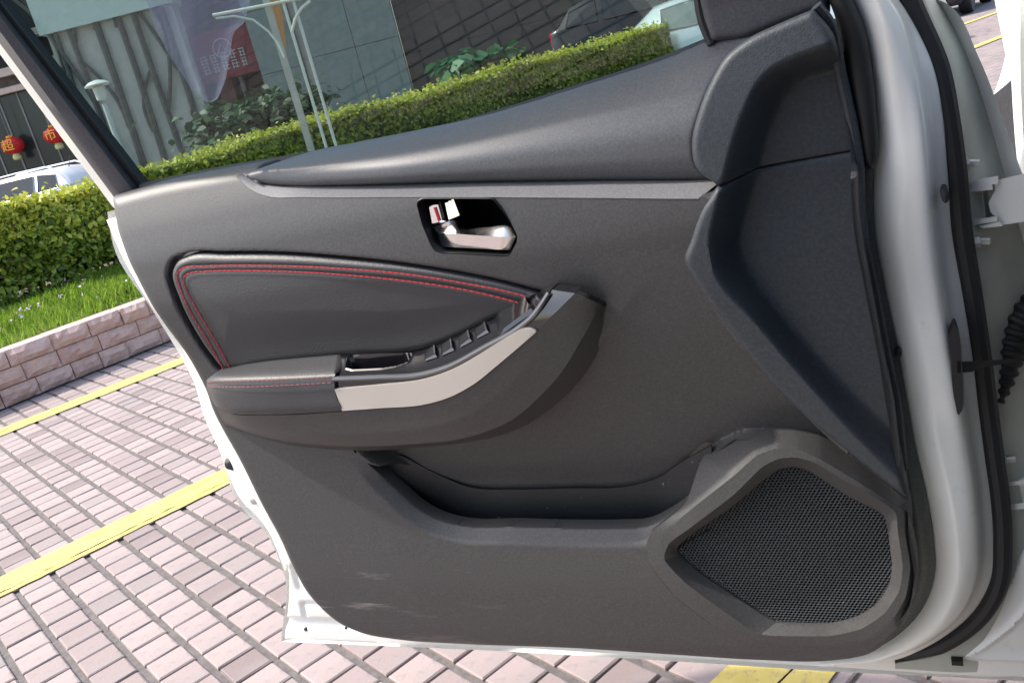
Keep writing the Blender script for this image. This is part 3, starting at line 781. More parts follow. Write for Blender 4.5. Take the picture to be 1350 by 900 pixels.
# front end face of the door, outside the weatherstrip
e0 = perim([(x, y, -.026) for x, y in sl])
e1 = perim([(1182,-60,-.040),(1210,-20,-.040),(1228,20,-.042),(1258,90,-.045),(1276,160,-.048),(1288,225,-.050),(1296,300,-.050),(1312,383,-.050),(1326,470,-.050),(1336,540,-.048),(1344,600,-.045),(1352,660,-.042),(1357,715,-.040),(1350,775,-.036),(1320,825,-.032),(1262,858,-.026),(1180,874,-.012)])
e2 = perim([(1200,-60,-.075),(1225,-20,-.075),(1245,20,-.078),(1280,90,-.085),(1304,160,-.090),(1322,225,-.094),(1340,300,-.096),(1362,383,-.096),(1382,470,-.094),(1394,540,-.088),(1402,600,-.080),(1408,660,-.070),(1410,715,-.062),(1402,785,-.052),(1366,846,-.044),(1290,876,-.030),(1180,878,-.014)])
e3 = perim([(1212,-60,-.098),(1236,-20,-.098),(1256,20,-.102),(1291,80,-.110),(1314,140,-.118),(1334,200,-.122),(1356,270,-.124),(1384,383,-.124),(1404,470,-.120),(1416,540,-.112),(1424,600,-.100),(1430,660,-.086),(1432,715,-.074),(1424,795,-.062),(1390,862,-.050),(1300,884,-.032),(1180,881,-.015)])
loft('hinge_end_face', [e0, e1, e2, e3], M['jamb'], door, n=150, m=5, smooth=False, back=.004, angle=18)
# lower front corner plate and bottom flange
CORN = [(1078,864,'c'),(1160,868),(1230,850),(1290,815),(1330,770),(1360,720),(1430,720,'c'),(1440,898,'c'),(1350,894),(1233,890),(1100,880),(1078,879,'c')]
relief('corner_plate', poly2(CORN, -.03), lambda a, b, s: -.030-rnd(s, .003)+.004*np.exp(-((s-.028)/.003)**2), .003, M['paint'], door, back=.006)
FLB = [(352,664,'c'),(350,696),(369,719),(379,750),(380,785),(374,842.5,'c'),(450,846),(521,849.5),(640,853),(900,868),(1100,880.5,'c'),(1120,862),(900,845),(640,830),(560,828),(440,796),(380,700)]
def flb_depth(a, b, s):
    d = .004-rnd(s, .003)
    f = -np.hypot(0, 0)
    return d
flp = poly2(FLB, .004)
bead1 = curve3([(386,747,.004),(394,775,.004)], .004); bead2 = curve3([(399,797,.004),(402,811,.004)], .004); bead3 = curve3([(400,796,.004),(440,797,.004)], .004); bead4 = curve3([(390,826,.004),(440,828,.004),(560,840,.004),(900,862,.004)], .004)
def flb_depth(a, b, s):
    d = .004-rnd(s, .003)
    for c in (bead1, bead2, bead3): d = d-.004*np.exp(-(pdist(a, b, c)/.0035)**2)
    low = yat(bead4[:, [0, 2]], a)
    return d-.007*ss(-.006, .006, b-low)*(1-ss(.010, .020, b-low))
fl = relief('sill_flange', flp, flb_depth, .0028, M['paint'], door, back=.03)
mb = MB()
def plug(mb, x, y, d, r, h=.004, k=10):
    p = dl(x, y, d); mb.lathe([(r, -h), (r, h*.6), (r*.75, h), (0.0001, h)], Matrix.Translation(p) @ Matrix.Rotation(math.pi/2, 4, 'X'), k)
plug(mb, 405, 828, .0, .0045); mb.build('drain_plug', M['black'], fl)
mb = MB(); plug(mb, 457, 826, -.001, .0018); mb.build('drain_plug', M['black'], fl)
# rear end face of the door (latch side), turned away from the cabin
le0 = [(160,300,.006),(178,345,.006),(222,424,.006),(250,466,.006),(285,536,.006),(318,592,.006),(352,656,.006),(388,720,.006),(400,760,.006)]
le1 = [(146,292,-.006),(166,338,-.006),(216,420,-.006),(246,464,-.010),(262,512,-.012),(282,562,-.012),(306,604,-.012),(330,655,-.010),(362,700,-.008),(378,742,-.006)]
le2 = [(140,290,-.03),(160,336,-.03),(210,418,-.03),(236,450,-.04),(255,500,-.05),(272,556,-.05),(292,598,-.05),(316,656,-.05),(352,697,-.04),(376,752,-.03)]
loft('latch_end_face', [curve3(le0), curve3(le1), curve3(le2)][::-1], M['paint'], door, n=60, m=4, back=.03, angle=60)
mb = MB(); p = dl(306, 610, -.03); mb.lathe([(.010, -.012), (.011, .004), (.006, .010), (.0005, .011)], Matrix.Translation(p) @ Matrix.Rotation(math.pi/2, 4, 'X'), 12); mb.build('latch_buffer', M['rubber'], door)
mb = MB(); plug(mb, 334, 660, -.006, .006, .002); mb.build('grommet', M['steel'], door)
# outer skin of the door
SKIN = [(1160,5,'c'),(940,78),(870,100),(750,140),(600,185),(440,219),(300,243),(190,266),(140,280,'c'),(150,330),(200,410),(232,462),(262,520),(290,600),(316,668),(350,704),(372,752),(370,846,'c'),(640,858),(900,873),(1100,886),(1350,899),(1430,905,'c'),(1440,700),(1420,500),(1372,300),(1330,180),(1290,75),(1255,10),(1215,-10,'c')]
kp = poly2(SKIN, -.07); kc = kp.mean(0); n = len(kp)
sk = [(p[0], .072+.06*0, p[1]) for p in kp]+[(kc[0]+(p[0]-kc[0])*.97, .105, kc[1]+(p[1]-kc[1])*.97) for p in kp]+[(kc[0]+(p[0]-kc[0])*.6, .125, kc[1]+(p[1]-kc[1])*.6) for p in kp]
f = [(k*n+i, k*n+(i+1) % n, (k+1)*n+(i+1) % n, (k+1)*n+i) for k in range(2) for i in range(n)]+[tuple(range(2*n, 3*n))]
make('outer_skin', sk, f, M['paint'], door, True, 60)
# corner cover: black moulding at the front top of the shell
COV = [(1062,-60,'c'),(1088,-10),(1103,25),(1116,100),(1127,165),(1132,198),(1140,220),(1148,226),(1156,215),(1158,190),(1156,160),(1150,95),(1140,40),(1122,-4),(1098,-60,'c')]
relief('corner_cover', poly2(COV, .03), lambda a, b, s: .032-rnd(s, .009), .0024, M['black'], door, back=.03)
# panel-edge lip of the trim between panel and cover
mb = MB(); lp = curve3([(1076,8,.058),(1093,30,.052),(1103,70,.042),(1110,105,.036),(1123,162,.034),(1131,210,.033),(1135,283,.033),(1141,330,.033),(1152,383,.033),(1168,467,.033),(1182,533,.033),(1188,590,.034),(1191,618,.034)])
mb.tube(lp, .0050, 8); mb.build('edge_lip', M['front'], door)
# door check: black plate and strap; small plugs on the shell
ov = [(1254,436),(1259,428),(1264,440),(1268,478),(1270,515),(1268,540),(1264,546),(1259,530),(1254,480)]
mb = MB(); op = poly2(ov, .026)
mb.prism([tuple(p) for p in op], -.028, -.006, lambda u, w, h: (u, h, w)); mb.build('check_plate', M['black'], door)
for (x, y) in ((1184, 466), (1246, 258)):
    mb = MB(); p = dl(x, y, .016); mb.lathe([(.0035, -.02), (.0035, .001), (.0005, .002)], Matrix.Translation(p) @ Matrix.Rotation(math.pi/2, 4, 'X') @ Matrix.Scale(2.0 if x > 1200 else 1.2, 4, (0, 1, 0)), 10); mb.build('shell_plug', M['black'], door)
mb = MB(); p = dl(1262, 871, -.02); mb.box(p[0]-.006, p[0]+.006, p[1]-.004, p[1]+.004, p[2]-.003, p[2]+.003); mb.build('flange_clip', M['black'], door)

# ================================================================== THE CAR THE DOOR BELONGS TO
TH = math.radians(62)
E1 = math.cos(TH)*DD + math.sin(TH)*NN                     # towards the rear of the car
E2 = -(math.sin(TH)*DD - math.cos(TH)*NN)                  # into the cabin
H0 = P0 + LX*.045 - NN*.10; H0 = np.array([H0[0], H0[1], 0.])
car = empty('parked_car', H0, math.atan2(E1[1], E1[0]))
tag(car, 'white car body at the right edge that the open door is hinged to', 'car')
# car-local axes: x rear, y = E1 rotated +90 deg
YS = 1. if (np.cross([0, 0, 1.], E1) @ E2) > 0 else -1.
def cpt(p, q, z): return (p, q*YS, z)
def cbox(name, p0, p1, q0, q1, z0, z1, mat, bev=.02):
    mb = MB(); a, b = sorted((q0*YS, q1*YS)); mb.box(p0, p1, a, b, z0, z1, bev=bev); return mb.build(name, mat, car, True, 40)
M['cabin'] = plastic('cabin_plastic', (.028, .028, .030), .6, 500, .2)
M['cloth'] = simple('roof_lining', (.20, .19, .18), .9, var=.05, bs=300)
M['carpet'] = simple('carpet', (.012, .012, .013), .95, var=.2, bs=400)
cbox('roof', .34, 2.6, .27, 1.50, 1.455, 1.50, M['paint']); cbox('roof_lining', .38, 2.5, .30, 1.47, 1.42, 1.452, M['cloth'])
cbox('dashboard', -.55, .18, .12, 1.60, .55, .93, M['cabin'], .06); cbox('floor', -.3, 2.4, .12, 1.6, .24, .28, M['carpet'])
cbox('sill', .25, 2.4, .02, .115, .20, .36, M['paint'], .03); cbox('centre_pillar', 1.42, 1.56, .02, .12, .362, 1.45, M['cabin'], .03)
cbox('door_post', -.18, -.035, .03, .18, .40, .97, M['paint'], .015)
M['tint'] = glass_like = None
def tinted(name, t):
    m = bpy.data.materials.new(name); m.use_nodes = True; nt = m.node_tree; b = nt.nodes['Principled BSDF']; b.inputs['Base Color'].default_value = (.01, .01, .01, 1); b.inputs['Roughness'].default_value = .05
    tr = nt.nodes.new('ShaderNodeBsdfTransparent'); mx = nt.nodes.new('ShaderNodeMixShader'); mx.inputs[0].default_value = 1-t
    nt.links.new(tr.outputs[0], mx.inputs[1]); nt.links.new(b.outputs[0], mx.inputs[2]); nt.links.new(mx.outputs[0], nt.nodes['Material Output'].inputs[0]); return m
M['tint'] = tinted('tinted_side_glass', .5); M['screen'] = tinted('windscreen_glass', .85)
cbox('passenger_window', .0, 2.5, 1.60, 1.61, .955, 1.415, M['tint'], .002); cbox('rear_window', 2.45, 2.46, .1, 1.6, .955, 1.415, M['tint'], .002)
mb = MB(); mb.prism([(-.40, .935), (-.39, .935), (.335, 1.44), (.325, 1.44)], .14, 1.58, lambda u, w, h: cpt(u, h, w)); mb.build('windscreen', M['screen'], car, False)
cbox('passenger_door', -.3, 2.4, 1.62, 1.70, .25, .95, M['cabin'], .03)
cbox('seat_cushion', .62, 1.16, .42, .92, .30, .50, M['leather'], .06)
mb = MB(); mb.prism([(1.10, .48), (1.24, .46), (1.52, 1.12), (1.42, 1.16)], .42, .92, lambda u, w, h: cpt(u, h, w)); mb.build('seat_back', M['leather'], car, True, 40)
mb = MB(); pil = [cpt(-.10, .04, .93), cpt(.14, .07, 1.12), cpt(.36, .24, 1.40), cpt(.50, .30, 1.46)]; mb.tube(pil, [.05, .045, .04, .04], 10); mb.build('windscreen_pillar', M['paint'], car)
mb = MB()
prof = [(-.02, .36), (-.02, .60), (-.03, .80), (-.10, .94), (-.45, .90), (-1.0, .82), (-1.4, .70), (-1.45, .40), (-1.2, .36), (-1.1, .62), (-.85, .72), (-.62, .62), (-.5, .36)]
mb.prism(prof, .12, .28, lambda u, w, h: cpt(u, h, w)); mb.build('wing', M['paint'], car, True, 40)
mb = MB(); mb.lathe([(.20,-.10),(.31,-.10),(.33,-.07),(.33,.07),(.31,.10),(.20,.10)], Matrix.Translation(cpt(-.86, .22, .33)) @ Matrix.Rotation(math.pi/2, 4, 'X'), 28); mb.build('tyre', M['rubber'], car)
def to_car(pt):
    """door-local point -> car-local"""
    w = P0 + LX*pt[0] - NN*pt[1] + np.array([0, 0, pt[2]]); r = w-H0
    y = np.cross([0, 0, 1.], E1); return np.array([r @ E1, r @ y, w[2]])
def c3(pts, d=None, n=None): return np.array([to_car(p) for p in curve3(pts, d, n)])
def cloft(name, curves, mat, back=0., m=4, n=40):
    C = [resample(c, n) for c in curves]; v, f = [], []
    rows_ = []
    for i in range(len(C)-1):
        for j in range(m): rows_.append(C[i]+(C[i+1]-C[i])*j/m)
    rows_.append(C[-1]); G = np.array(rows_); R_ = len(rows_)
    f = [(r*n+i, (r+1)*n+i, (r+1)*n+i+1, r*n+i+1) for r in range(R_-1) for i in range(n-1)]
    return make(name, G.reshape(-1, 3), f, mat, car, True, 50)
# wing edge and pillar foot seen past the door
cloft('wing_edge', [c3([(1333,-60,-.17),(1333,20,-.17),(1333,90,-.165),(1338,180,-.15),(1345,250,-.14)]), c3([(1345,-60,-.155),(1345,20,-.155),(1345,90,-.15),(1349,180,-.14),(1354,250,-.13)]), c3([(1380,-60,-.16),(1380,20,-.16),(1380,90,-.16),(1384,180,-.15),(1390,250,-.14)])], M['paint'])
cloft('wing_flange', [c3([(1327,-60,-.24),(1327,20,-.24),(1326,70,-.235),(1319,100,-.225),(1308,130,-.215)]), c3([(1332,-60,-.22),(1332,20,-.22),(1334,70,-.215),(1333,100,-.21),(1330,108,-.205)])], M['paint'])
cloft('wing_gap_shade', [c3([(1310,125,-.205),(1314,150,-.205),(1330,210,-.205)]), c3([(1336,104,-.19),(1345,150,-.19),(1352,230,-.19)]), c3([(1400,100,-.19),(1400,150,-.19),(1400,230,-.19)])], M['frame'])  # dark sheet standing in for the shade in the gap beside the wing
# hinge pillar of the body, in shade behind the door
cloft('hinge_pillar', [c3([(1300,-60,-.30),(1345,200,-.26),(1352,330,-.24),(1362,470,-.22),(1380,640,-.20),(1390,860,-.18)]), c3([(1420,-60,-.2),(1420,200,-.2),(1430,330,-.18),(1440,470,-.16),(1450,640,-.14),(1460,860,-.12)])], M['paint'])
def cylc(mb, pts, r, d, k=10): mb.tube([to_car(dl(x, y, d)) for x, y in pts], r, k)
def hinge(name, y0, sc=1., lower=False):
    hb = MB()
    def q(x, y, d): return to_car(dl(x, y, d))
    dx = 48 if lower else 0
    def blk(x0, x1, ya, yb, d0, d1):
        vs = [q(x0, ya, d0), q(x1, ya, d0), q(x1, yb, d0), q(x0, yb, d0), q(x0, ya, d1), q(x1, ya, d1), q(x1, yb, d1), q(x0, yb, d1)]
        hb.add(vs, [(0,1,2,3)[::-1],(4,5,6,7),(0,1,5,4),(1,2,6,5),(2,3,7,6),(3,0,4,7)])
    return hb, blk, dx
# upper hinge: body block, two leaves, pin, bolts
hb, blk, _ = hinge('h', 0); 
op = [(1311,238),(1350,229),(1420,226),(1420,300),(1352,292),(1318,297),(1314,286),(1306,280),(1303,268),(1308,258),(1312,252)]
hb.prism([(x, y) for x, y in op], -.046, -.064, lambda u, w, h: to_car(dl(u, w, h))); hbk = hb.build('hinge', M['paint'], car, True, 30)
for pts in ([(1278,241),(1296,235),(1316,232),(1316,242),(1282,247)], [(1272,248),(1308,243),(1309,250),(1274,254)], [(1277,291),(1314,285),(1315,292),(1278,298)], [(1290,298),(1318,292),(1322,298),(1296,301)]):
    mb = MB(); mb.prism(pts, -.040, -.074, lambda u, w, h: to_car(dl(u, w, h))); mb.build('hinge_leaf', M['paint'], hbk, True, 30)
mb = MB(); cylc(mb, [(1290,248),(1295,290)], .0052, -.058); mb.build('hinge_pin', M['steel'], hbk)
for (x, y, s) in ((1270, 216, 1), (1284, 319, 1)):
    mb = MB(); mb.tube([to_car(dl(x, y, -.036)), to_car(dl(x+8, y-1, -.036))], .0062, 6); cylc(mb, [(x+8, y-1), (x+21, y-1)], .0036, -.038); mb.build('hinge_bolt', M['steel'], hbk)
# lower hinge
mb = MB(); mb.prism([(1324,636),(1352,628),(1420,622),(1420,672),(1352,672),(1338,668)], -.040, -.055, lambda u, w, h: to_car(dl(u, w, h))); lh = mb.build('hinge', M['paint'], car, True, 30)
for pts in ([(1322,636),(1352,632),(1352,638),(1324,641)], [(1332,664),(1354,662),(1354,670),(1333,672)]):
    mb = MB(); mb.prism(pts, -.030, -.070, lambda u, w, h: to_car(dl(u, w, h))); mb.build('hinge_leaf', M['paint'], lh, True, 30)
mb = MB(); cylc(mb, [(1339,640),(1341,664)], .0042, -.046); mb.build('hinge_pin', M['steel'], lh)
mb = MB(); mb.tube([to_car(dl(1321, 606, -.034)), to_car(dl(1327, 606, -.034))], .0058, 6); cylc(mb, [(1327,606),(1339,605)], .0034, -.036); mb.build('hinge_bolt', M['steel'], lh)
# ribbed cable boot and check strap between body and door
mb = MB(); bp = c3([(1310,528,-.044),(1318,506,-.05),(1325,480,-.056),(1332,452,-.062),(1344,424,-.07),(1366,404,-.082),(1400,395,-.1)]); bp = resample(bp, 56)
mb.tube(bp, [(.0105+.0075*min(1, k/22))*(1.0 if k % 4 < 2 else .80) for k in range(56)], 14); mb.build('cable_boot', M['rubber'], car)
mb = MB(); v = []
for (x, y, d, h) in ((1262,484,.030,7.5),(1282,483,.022,7),(1290,480,.016,4.5),(1320,477,-.002,3.2),(1352,474,-.02,2.6),(1420,470,-.06,2.6)):
    for dy, dd_ in ((-h, 0), (h, 0), (h, -.006), (-h, -.006)): v.append(to_car(dl(x, y+dy, d+dd_)))
mb.add(v, [(0,1,2,3)]+[(4*i+j, 4*i+(j+1) % 4, 4*i+4+(j+1) % 4, 4*i+4+j) for i in range(5) for j in range(4)]); mb.build('check_strap', M['black'], car, True, 40)

# ================================================================== GROUND
SXP, SYP, X00, Y00 = .09684, .08895, .08474, 2.6346
JX, JY = .0162, .0068
def tile_col(nt, rnd_src):
    base = ramp(nt, rnd_src, [(0., (.185, .140, .130)), (.15, (.25, .195, .183)), (.5, (.305, .242, .228)), (.85, (.325, .255, .238)), (1., (.225, .187, .176))])
    n1 = noise(nt, 38., 4, .6); n2 = noise(nt, 7., 3)
    c = mixc(nt, ramp(nt, n1, [(.56, (0, 0, 0)), (.72, (.55, .55, .55))]), base, (.155, .128, .128))
    n3 = noise(nt, 1.7, 5, .65)
    c = mixc(nt, ramp(nt, n3, [(.48, (0, 0, 0)), (.68, (.5, .5, .5))]), c, (.20, .175, .165))
    return mixc(nt, ramp(nt, n2, [(.45, (0, 0, 0)), (.75, (.35, .35, .35))]), c, (.26, .235, .228))
def tile_mat(mode):
    m, nt, b = NT('paving_tile_'+mode)
    if mode == 'object': oi = nt.nodes.new('ShaderNodeObjectInfo'); src = oi.outputs['Random']
    else: g = nt.nodes.new('ShaderNodeNewGeometry'); src = g.outputs['Random Per Island']
    nt.links.new(tile_col(nt, src), b.inputs['Base Color']); b.inputs['Roughness'].default_value = .75
    bump(nt, b, noise(nt, 120., 5, .65), .5, .002); return m
M['tile'] = tile_mat('object'); M['tiles'] = tile_mat('island')
def pavement_mat():
    m, nt, b = NT('pavement'); L = nt.links.new
    tc = nt.nodes.new('ShaderNodeTexCoord'); sx = nt.nodes.new('ShaderNodeSeparateXYZ'); L(tc.outputs['Object'], sx.inputs[0])
    def mth(op, a, bv):
        n = nt.nodes.new('ShaderNodeMath'); n.operation = op
        for i, v in enumerate((a, bv)):
            if isinstance(v, (int, float)): n.inputs[i].default_value = v
            elif v is not None: L(v, n.inputs[i])
        return n.outputs[0]
    u = mth('DIVIDE', mth('SUBTRACT', sx.outputs[0], X00-JX/2), SXP); v = mth('DIVIDE', mth('SUBTRACT', sx.outputs[1], Y00-JY/2), SYP)
    fu, fv = mth('FRACT', u, None), mth('FRACT', v, None)
    tile = mth('MULTIPLY', mth('GREATER_THAN', fu, JX/SXP), mth('GREATER_THAN', fv, JY/SYP))
    cb = nt.nodes.new('ShaderNodeCombineXYZ'); L(mth('FLOOR', u, None), cb.inputs[0]); L(mth('FLOOR', v, None), cb.inputs[1])
    wn = nt.nodes.new('ShaderNodeTexWhiteNoise'); wn.noise_dimensions = '2D'; L(cb.outputs[0], wn.inputs['Vector'])
    jn = ramp(nt, noise(nt, 60., 4), [(.3, (.085, .077, .073)), (.7, (.15, .135, .127))])
    L(mixc(nt, tile, jn, tile_col(nt, wn.outputs['Value'])), b.inputs['Base Color']); b.inputs['Roughness'].default_value = .85
    bump(nt, b, noise(nt, 200., 4), .5, .002); return m
GX0, GX1, GY0, GY1 = -1.6, 4.2, -.6, 5.4
g = 150.
pave = make('pavement', [(-g,-g,-.007),(g,-g,-.007),(g,g,-.007),(-g,g,-.007)], [(0,1,2,3)], pavement_mat(), None, False); tag(pave, kind='structure')
hw, hh, tb = (SXP-JX)/2, (SYP-JY)/2, .0025
tv = [(-hw,-hh,-.012),(hw,-hh,-.012),(hw,hh,-.012),(-hw,hh,-.012),(-hw,-hh,-tb),(hw,-hh,-tb),(hw,hh,-tb),(-hw,hh,-tb),(-hw+tb,-hh+tb,0),(hw-tb,-hh+tb,0),(hw-tb,hh-tb,0),(-hw+tb,hh-tb,0)]
tf = [(8,9,10,11)]+[(4+j, 4+(j+1) % 4, 8+(j+1) % 4, 8+j) for j in range(4)]+[(j, (j+1) % 4, 4+(j+1) % 4, 4+j) for j in range(4)]
tme = []
for k in range(4):
    me = bpy.data.meshes.new('tile'); me.from_pydata([(x+rng.normal(0, .0007), y+rng.normal(0, .0006), z) for x, y, z in tv], [], tf); me.materials.append(M['tile']); tme.append(me)
cells = []
for i in range(int((GX0-X00)/SXP), int((GX1-X00)/SXP)):
    for j in range(int((GY0-Y00)/SYP), int((GY1-Y00)/SYP)):
        x, y = X00+(i+.5)*SXP, Y00+(j+.5)*SYP
        if y > 5.10+.12*(x-.6): continue
        v = RW.T @ (np.array([x, y, 0.])-CAM)
        vis = False; dist = 99
        if v[2] > .3:
            px, py = CX+F*v[0]/v[2], CY+F*v[1]/v[2]; dist = v[2]
            # seen to the left of the door or under its lower edge
            lim = np.interp(py, [440, 470, 500, 560, 600, 700, 760, 845], [235, 248, 258, 276, 292, 352, 382, 378])
            vis = -20 < px < 1240 and py < 915 and (px < lim+12 or py > 838+.045*(px-380))
        cells.append((not vis, dist, x, y))
cells.sort(key=lambda c: (c[0], c[1]))
for k, (nv, ds, x, y) in enumerate(cells[:300]):
    o = bpy.data.objects.new('tile', tme[k % 4]); COL.objects.link(o); o.parent = pave
    o.location = (x+rng.normal(0, .0006), y+rng.normal(0, .0006), rng.normal(0, .0006)); o.rotation_euler = (rng.normal(0, .006), rng.normal(0, .006), rng.normal(0, .006))
mb = MB(); vv, ff = [], []
for nv, ds, x, y in cells[300:]:
    n0 = len(vv); dz = rng.normal(0, .0006); ax, ay = rng.normal(0, .005, 2)
    vv += [(x+p[0], y+p[1], p[2]+dz+p[0]*ax+p[1]*ay) for p in tv]; ff += [tuple(i+n0 for i in f_) for f_ in tf]
tj = make('tile_field', vv, ff, M['tiles'], pave, False); tj['kind'] = 'stuff'
def yellow():
    m, nt, b = NT('yellow_road_paint')
    c = ramp(nt, noise(nt, 14., 5), [(.3, (.52, .40, .085)), (.7, (.61, .49, .14))])
    w = noise(nt, 70., 5, .7)
    c = mixc(nt, ramp(nt, w, [(.53, (0, 0, 0)), (.68, (.85, .85, .85))]), c, (.34, .25, .16)); nt.links.new(c, b.inputs['Base Color']); b.inputs['Roughness'].default_value = .7
    bump(nt, b, noise(nt, 150., 4), .5, .002); return m
M['yellow'] = yellow()
def ystrip(name, y0, y1, x0, x1, seed):
    n = int((x1-x0)/.03); r = np.random.default_rng(seed); v = []
    for i in range(n+1):
        x = x0+(x1-x0)*i/n; v += [(x, y0+r.normal(0, .0022), .0035), (x, y1+r.normal(0, .0022), .0035)]
    return make(name, v, [(2*i, 2*i+2, 2*i+3, 2*i+1) for i in range(n)], M['yellow'], pave, False)
def near(y): return Y00+round((y-Y00)/SYP)*SYP
for k, (yc, xa, xb) in enumerate(((.78, .78, 14.), (2.765, -1.5, 14.), (4.675, -1.5, 14.), (6.62, 11.5, 20.))):
    jn = near(yc-.025)
    ystrip('painted_line', yc-.072, jn-.0022, xa, xb, k*2); ystrip('painted_line', jn+.0022, yc+.078, xa, xb, k*2+1)

# ================================================================== PLANTER: stone wall, lawn, hedge
WD = math.atan(.12)
wall = empty('planter_wall', (.60, 5.195, 0), WD); tag(wall, 'low planter wall of rough pink stone blocks beside the paving', 'stone wall')
def stone():
    m, nt, b = NT('pink_split_stone')
    oi = nt.nodes.new('ShaderNodeObjectInfo')
    c = ramp(nt, oi.outputs['Random'], [(0, (.50, .31, .255)), (.5, (.57, .385, .32)), (1, (.54, .37, .325))])
    c = mixc(nt, ramp(nt, noise(nt, 26., 6, .65), [(.4, (0, 0, 0)), (.75, (.7, .7, .7))]), c, (.64, .50, .45))
    c = mixc(nt, ramp(nt, noise(nt, 45., 5, .7), [(.60, (0, 0, 0)), (.74, (.75, .75, .75))]), c, (.17, .105, .085))
    nt.links.new(c, b.inputs['Base Color']); b.inputs['Roughness'].default_value = .9
    bump(nt, b, noise(nt, 60., 8, .7), .8, .012); return m
M['stone'] = stone(); M['mortar'] = simple('mortar', (.10, .075, .065), .95, var=.2, vs=40, bs=100)
mb = MB(); mb.box(-2.2, 10.6, .028, .20, 0, .272); mb.build('mortar_core', M['mortar'], wall, False)
CH = .0935
bmesh_ = {}
def block_mesh(w, k):
    key = (round(w, 2), k)
    if key in bmesh_: return bmesh_[key]
    r = np.random.default_rng(k*97+int(w*1000)); nx, nz = 7, 4; w_, h_ = round(w, 2)-.005, CH-.005
    v = []
    for j in range(nz):
        for i in range(nx):
            u, t = i/(nx-1), j/(nz-1); e = min(u, 1-u)*w_; e2 = min(t, 1-t)*h_
            d = 0. if (e == 0 or e2 == 0) else -.014-abs(r.normal(0, .009))
            v.append((u*w_, .012+d+(r.normal(0, .003) if d == 0 else 0), .0025+t*h_))
    nf = nx*nz; v += [(p[0], .15, p[2]) for p in v[:nf]]
    f = [(j*nx+i, j*nx+i+1, (j+1)*nx+i+1, (j+1)*nx+i) for j in range(nz-1) for i in range(nx-1)]
    per = [i for i in range(nx)]+[j*nx+nx-1 for j in range(1, nz)]+[(nz-1)*nx+i for i in range(nx-2, -1, -1)]+[j*nx for j in range(nz-2, 0, -1)]
    f += [(per[(q+1) % len(per)], per[q], per[q]+nf, per[(q+1) % len(per)]+nf) for q in range(len(per))]
    me = bpy.data.meshes.new('block'); me.from_pydata(v, [], f); me.materials.append(M['stone']); bmesh_[key] = me; return me
for c in range(3):
    x = -2.2+rng.uniform(0, .1)
    while x < 10.4:
        w = float(rng.choice([.16, .19, .21, .23])) if x < 4 else .34
        o = bpy.data.objects.new('block', block_mesh(w, int(rng.integers(3)))); COL.objects.link(o); o.parent = wall
        o.location = (x, rng.normal(-.002, .005)+(-.006 if c == 2 else 0), c*CH); x += w
ca_, sa_ = math.cos(WD), math.sin(WD)
def wpt(u, w, z): return (.60+u*ca_-w*sa_, 5.195+u*sa_+w*ca_, z)
M['soil'] = simple('soil', (.09, .07, .045), .95, var=.3, vs=12, bs=60, bstr=.6, bdist=.01)
lw = make('lawn', [wpt(-2.2,.14,.262),wpt(10.6,.14,.262),wpt(10.6,4.6,.262),wpt(-2.2,4.6,.262)]+[wpt(-2.2,.14,-.01),wpt(10.6,.14,-.01),wpt(10.6,4.6,-.01),wpt(-2.2,4.6,-.01)], [(0,1,2,3),(0,4,5,1),(1,5,6,2),(2,6,7,3),(3,7,4,0)], M['soil'], None, False); tag(lw, kind='structure')
def leafmat(name, cols, rough=.5, trans=.25):
    m, nt, b = NT(name); g_ = nt.nodes.new('ShaderNodeNewGeometry')
    c = ramp(nt, g_.outputs['Random Per Island'], [(i/(len(cols)-1), c_) for i, c_ in enumerate(cols)])
    nt.links.new(c, b.inputs['Base Color']); b.inputs['Roughness'].default_value = rough; b.inputs['Specular IOR Level'].default_value = .35
    tl = nt.nodes.new('ShaderNodeBsdfTranslucent'); nt.links.new(c, tl.inputs[0]); mx = nt.nodes.new('ShaderNodeMixShader'); mx.inputs[0].default_value = trans
    out = nt.nodes['Material Output']; nt.links.new(b.outputs[0], mx.inputs[1]); nt.links.new(tl.outputs[0], mx.inputs[2]); nt.links.new(mx.outputs[0], out.inputs[0]); return m
M['grass'] = leafmat('grass', [(.15, .27, .025), (.22, .37, .035), (.28, .42, .05), (.34, .44, .09)], .6, .35)
M['leafdark'] = leafmat('hedge_leaf', [(.06, .10, .013), (.14, .205, .022), (.23, .31, .036), (.35, .41, .065)], .42)
M['leafyellow'] = leafmat('new_leaf', [(.28, .33, .03), (.42, .46, .045), (.54, .54, .07), (.62, .59, .12)], .45, .35)
M['leafshrub'] = leafmat('shrub_leaf', [(.012, .035, .012), (.025, .07, .02), (.05, .12, .035)], .45)
M['lilac'] = leafmat('flower', [(.55, .42, .60), (.70, .62, .74), (.62, .45, .62)], .6)
M['twig'] = simple('twig', (.05, .035, .022), .9, var=.3, vs=30)
def fast_mesh(name, V, k, mat, parent=None):
    """V: (n, k, 3) polygons of k corners"""
    n = len(V); me = bpy.data.meshes.new(name)
    me.vertices.add(n*k); me.vertices.foreach_set('co', V.reshape(-1).astype(np.float32))
    me.loops.add(n*k); me.loops.foreach_set('vertex_index', np.arange(n*k, dtype=np.int32))
    me.polygons.add(n); me.polygons.foreach_set('loop_start', np.arange(0, n*k, k, dtype=np.int32))
    me.materials.append(mat); me.update(calc_edges=True); me.validate()
    o = bpy.data.objects.new(name, me); COL.objects.link(o)
    if parent: o.parent = parent
    return o
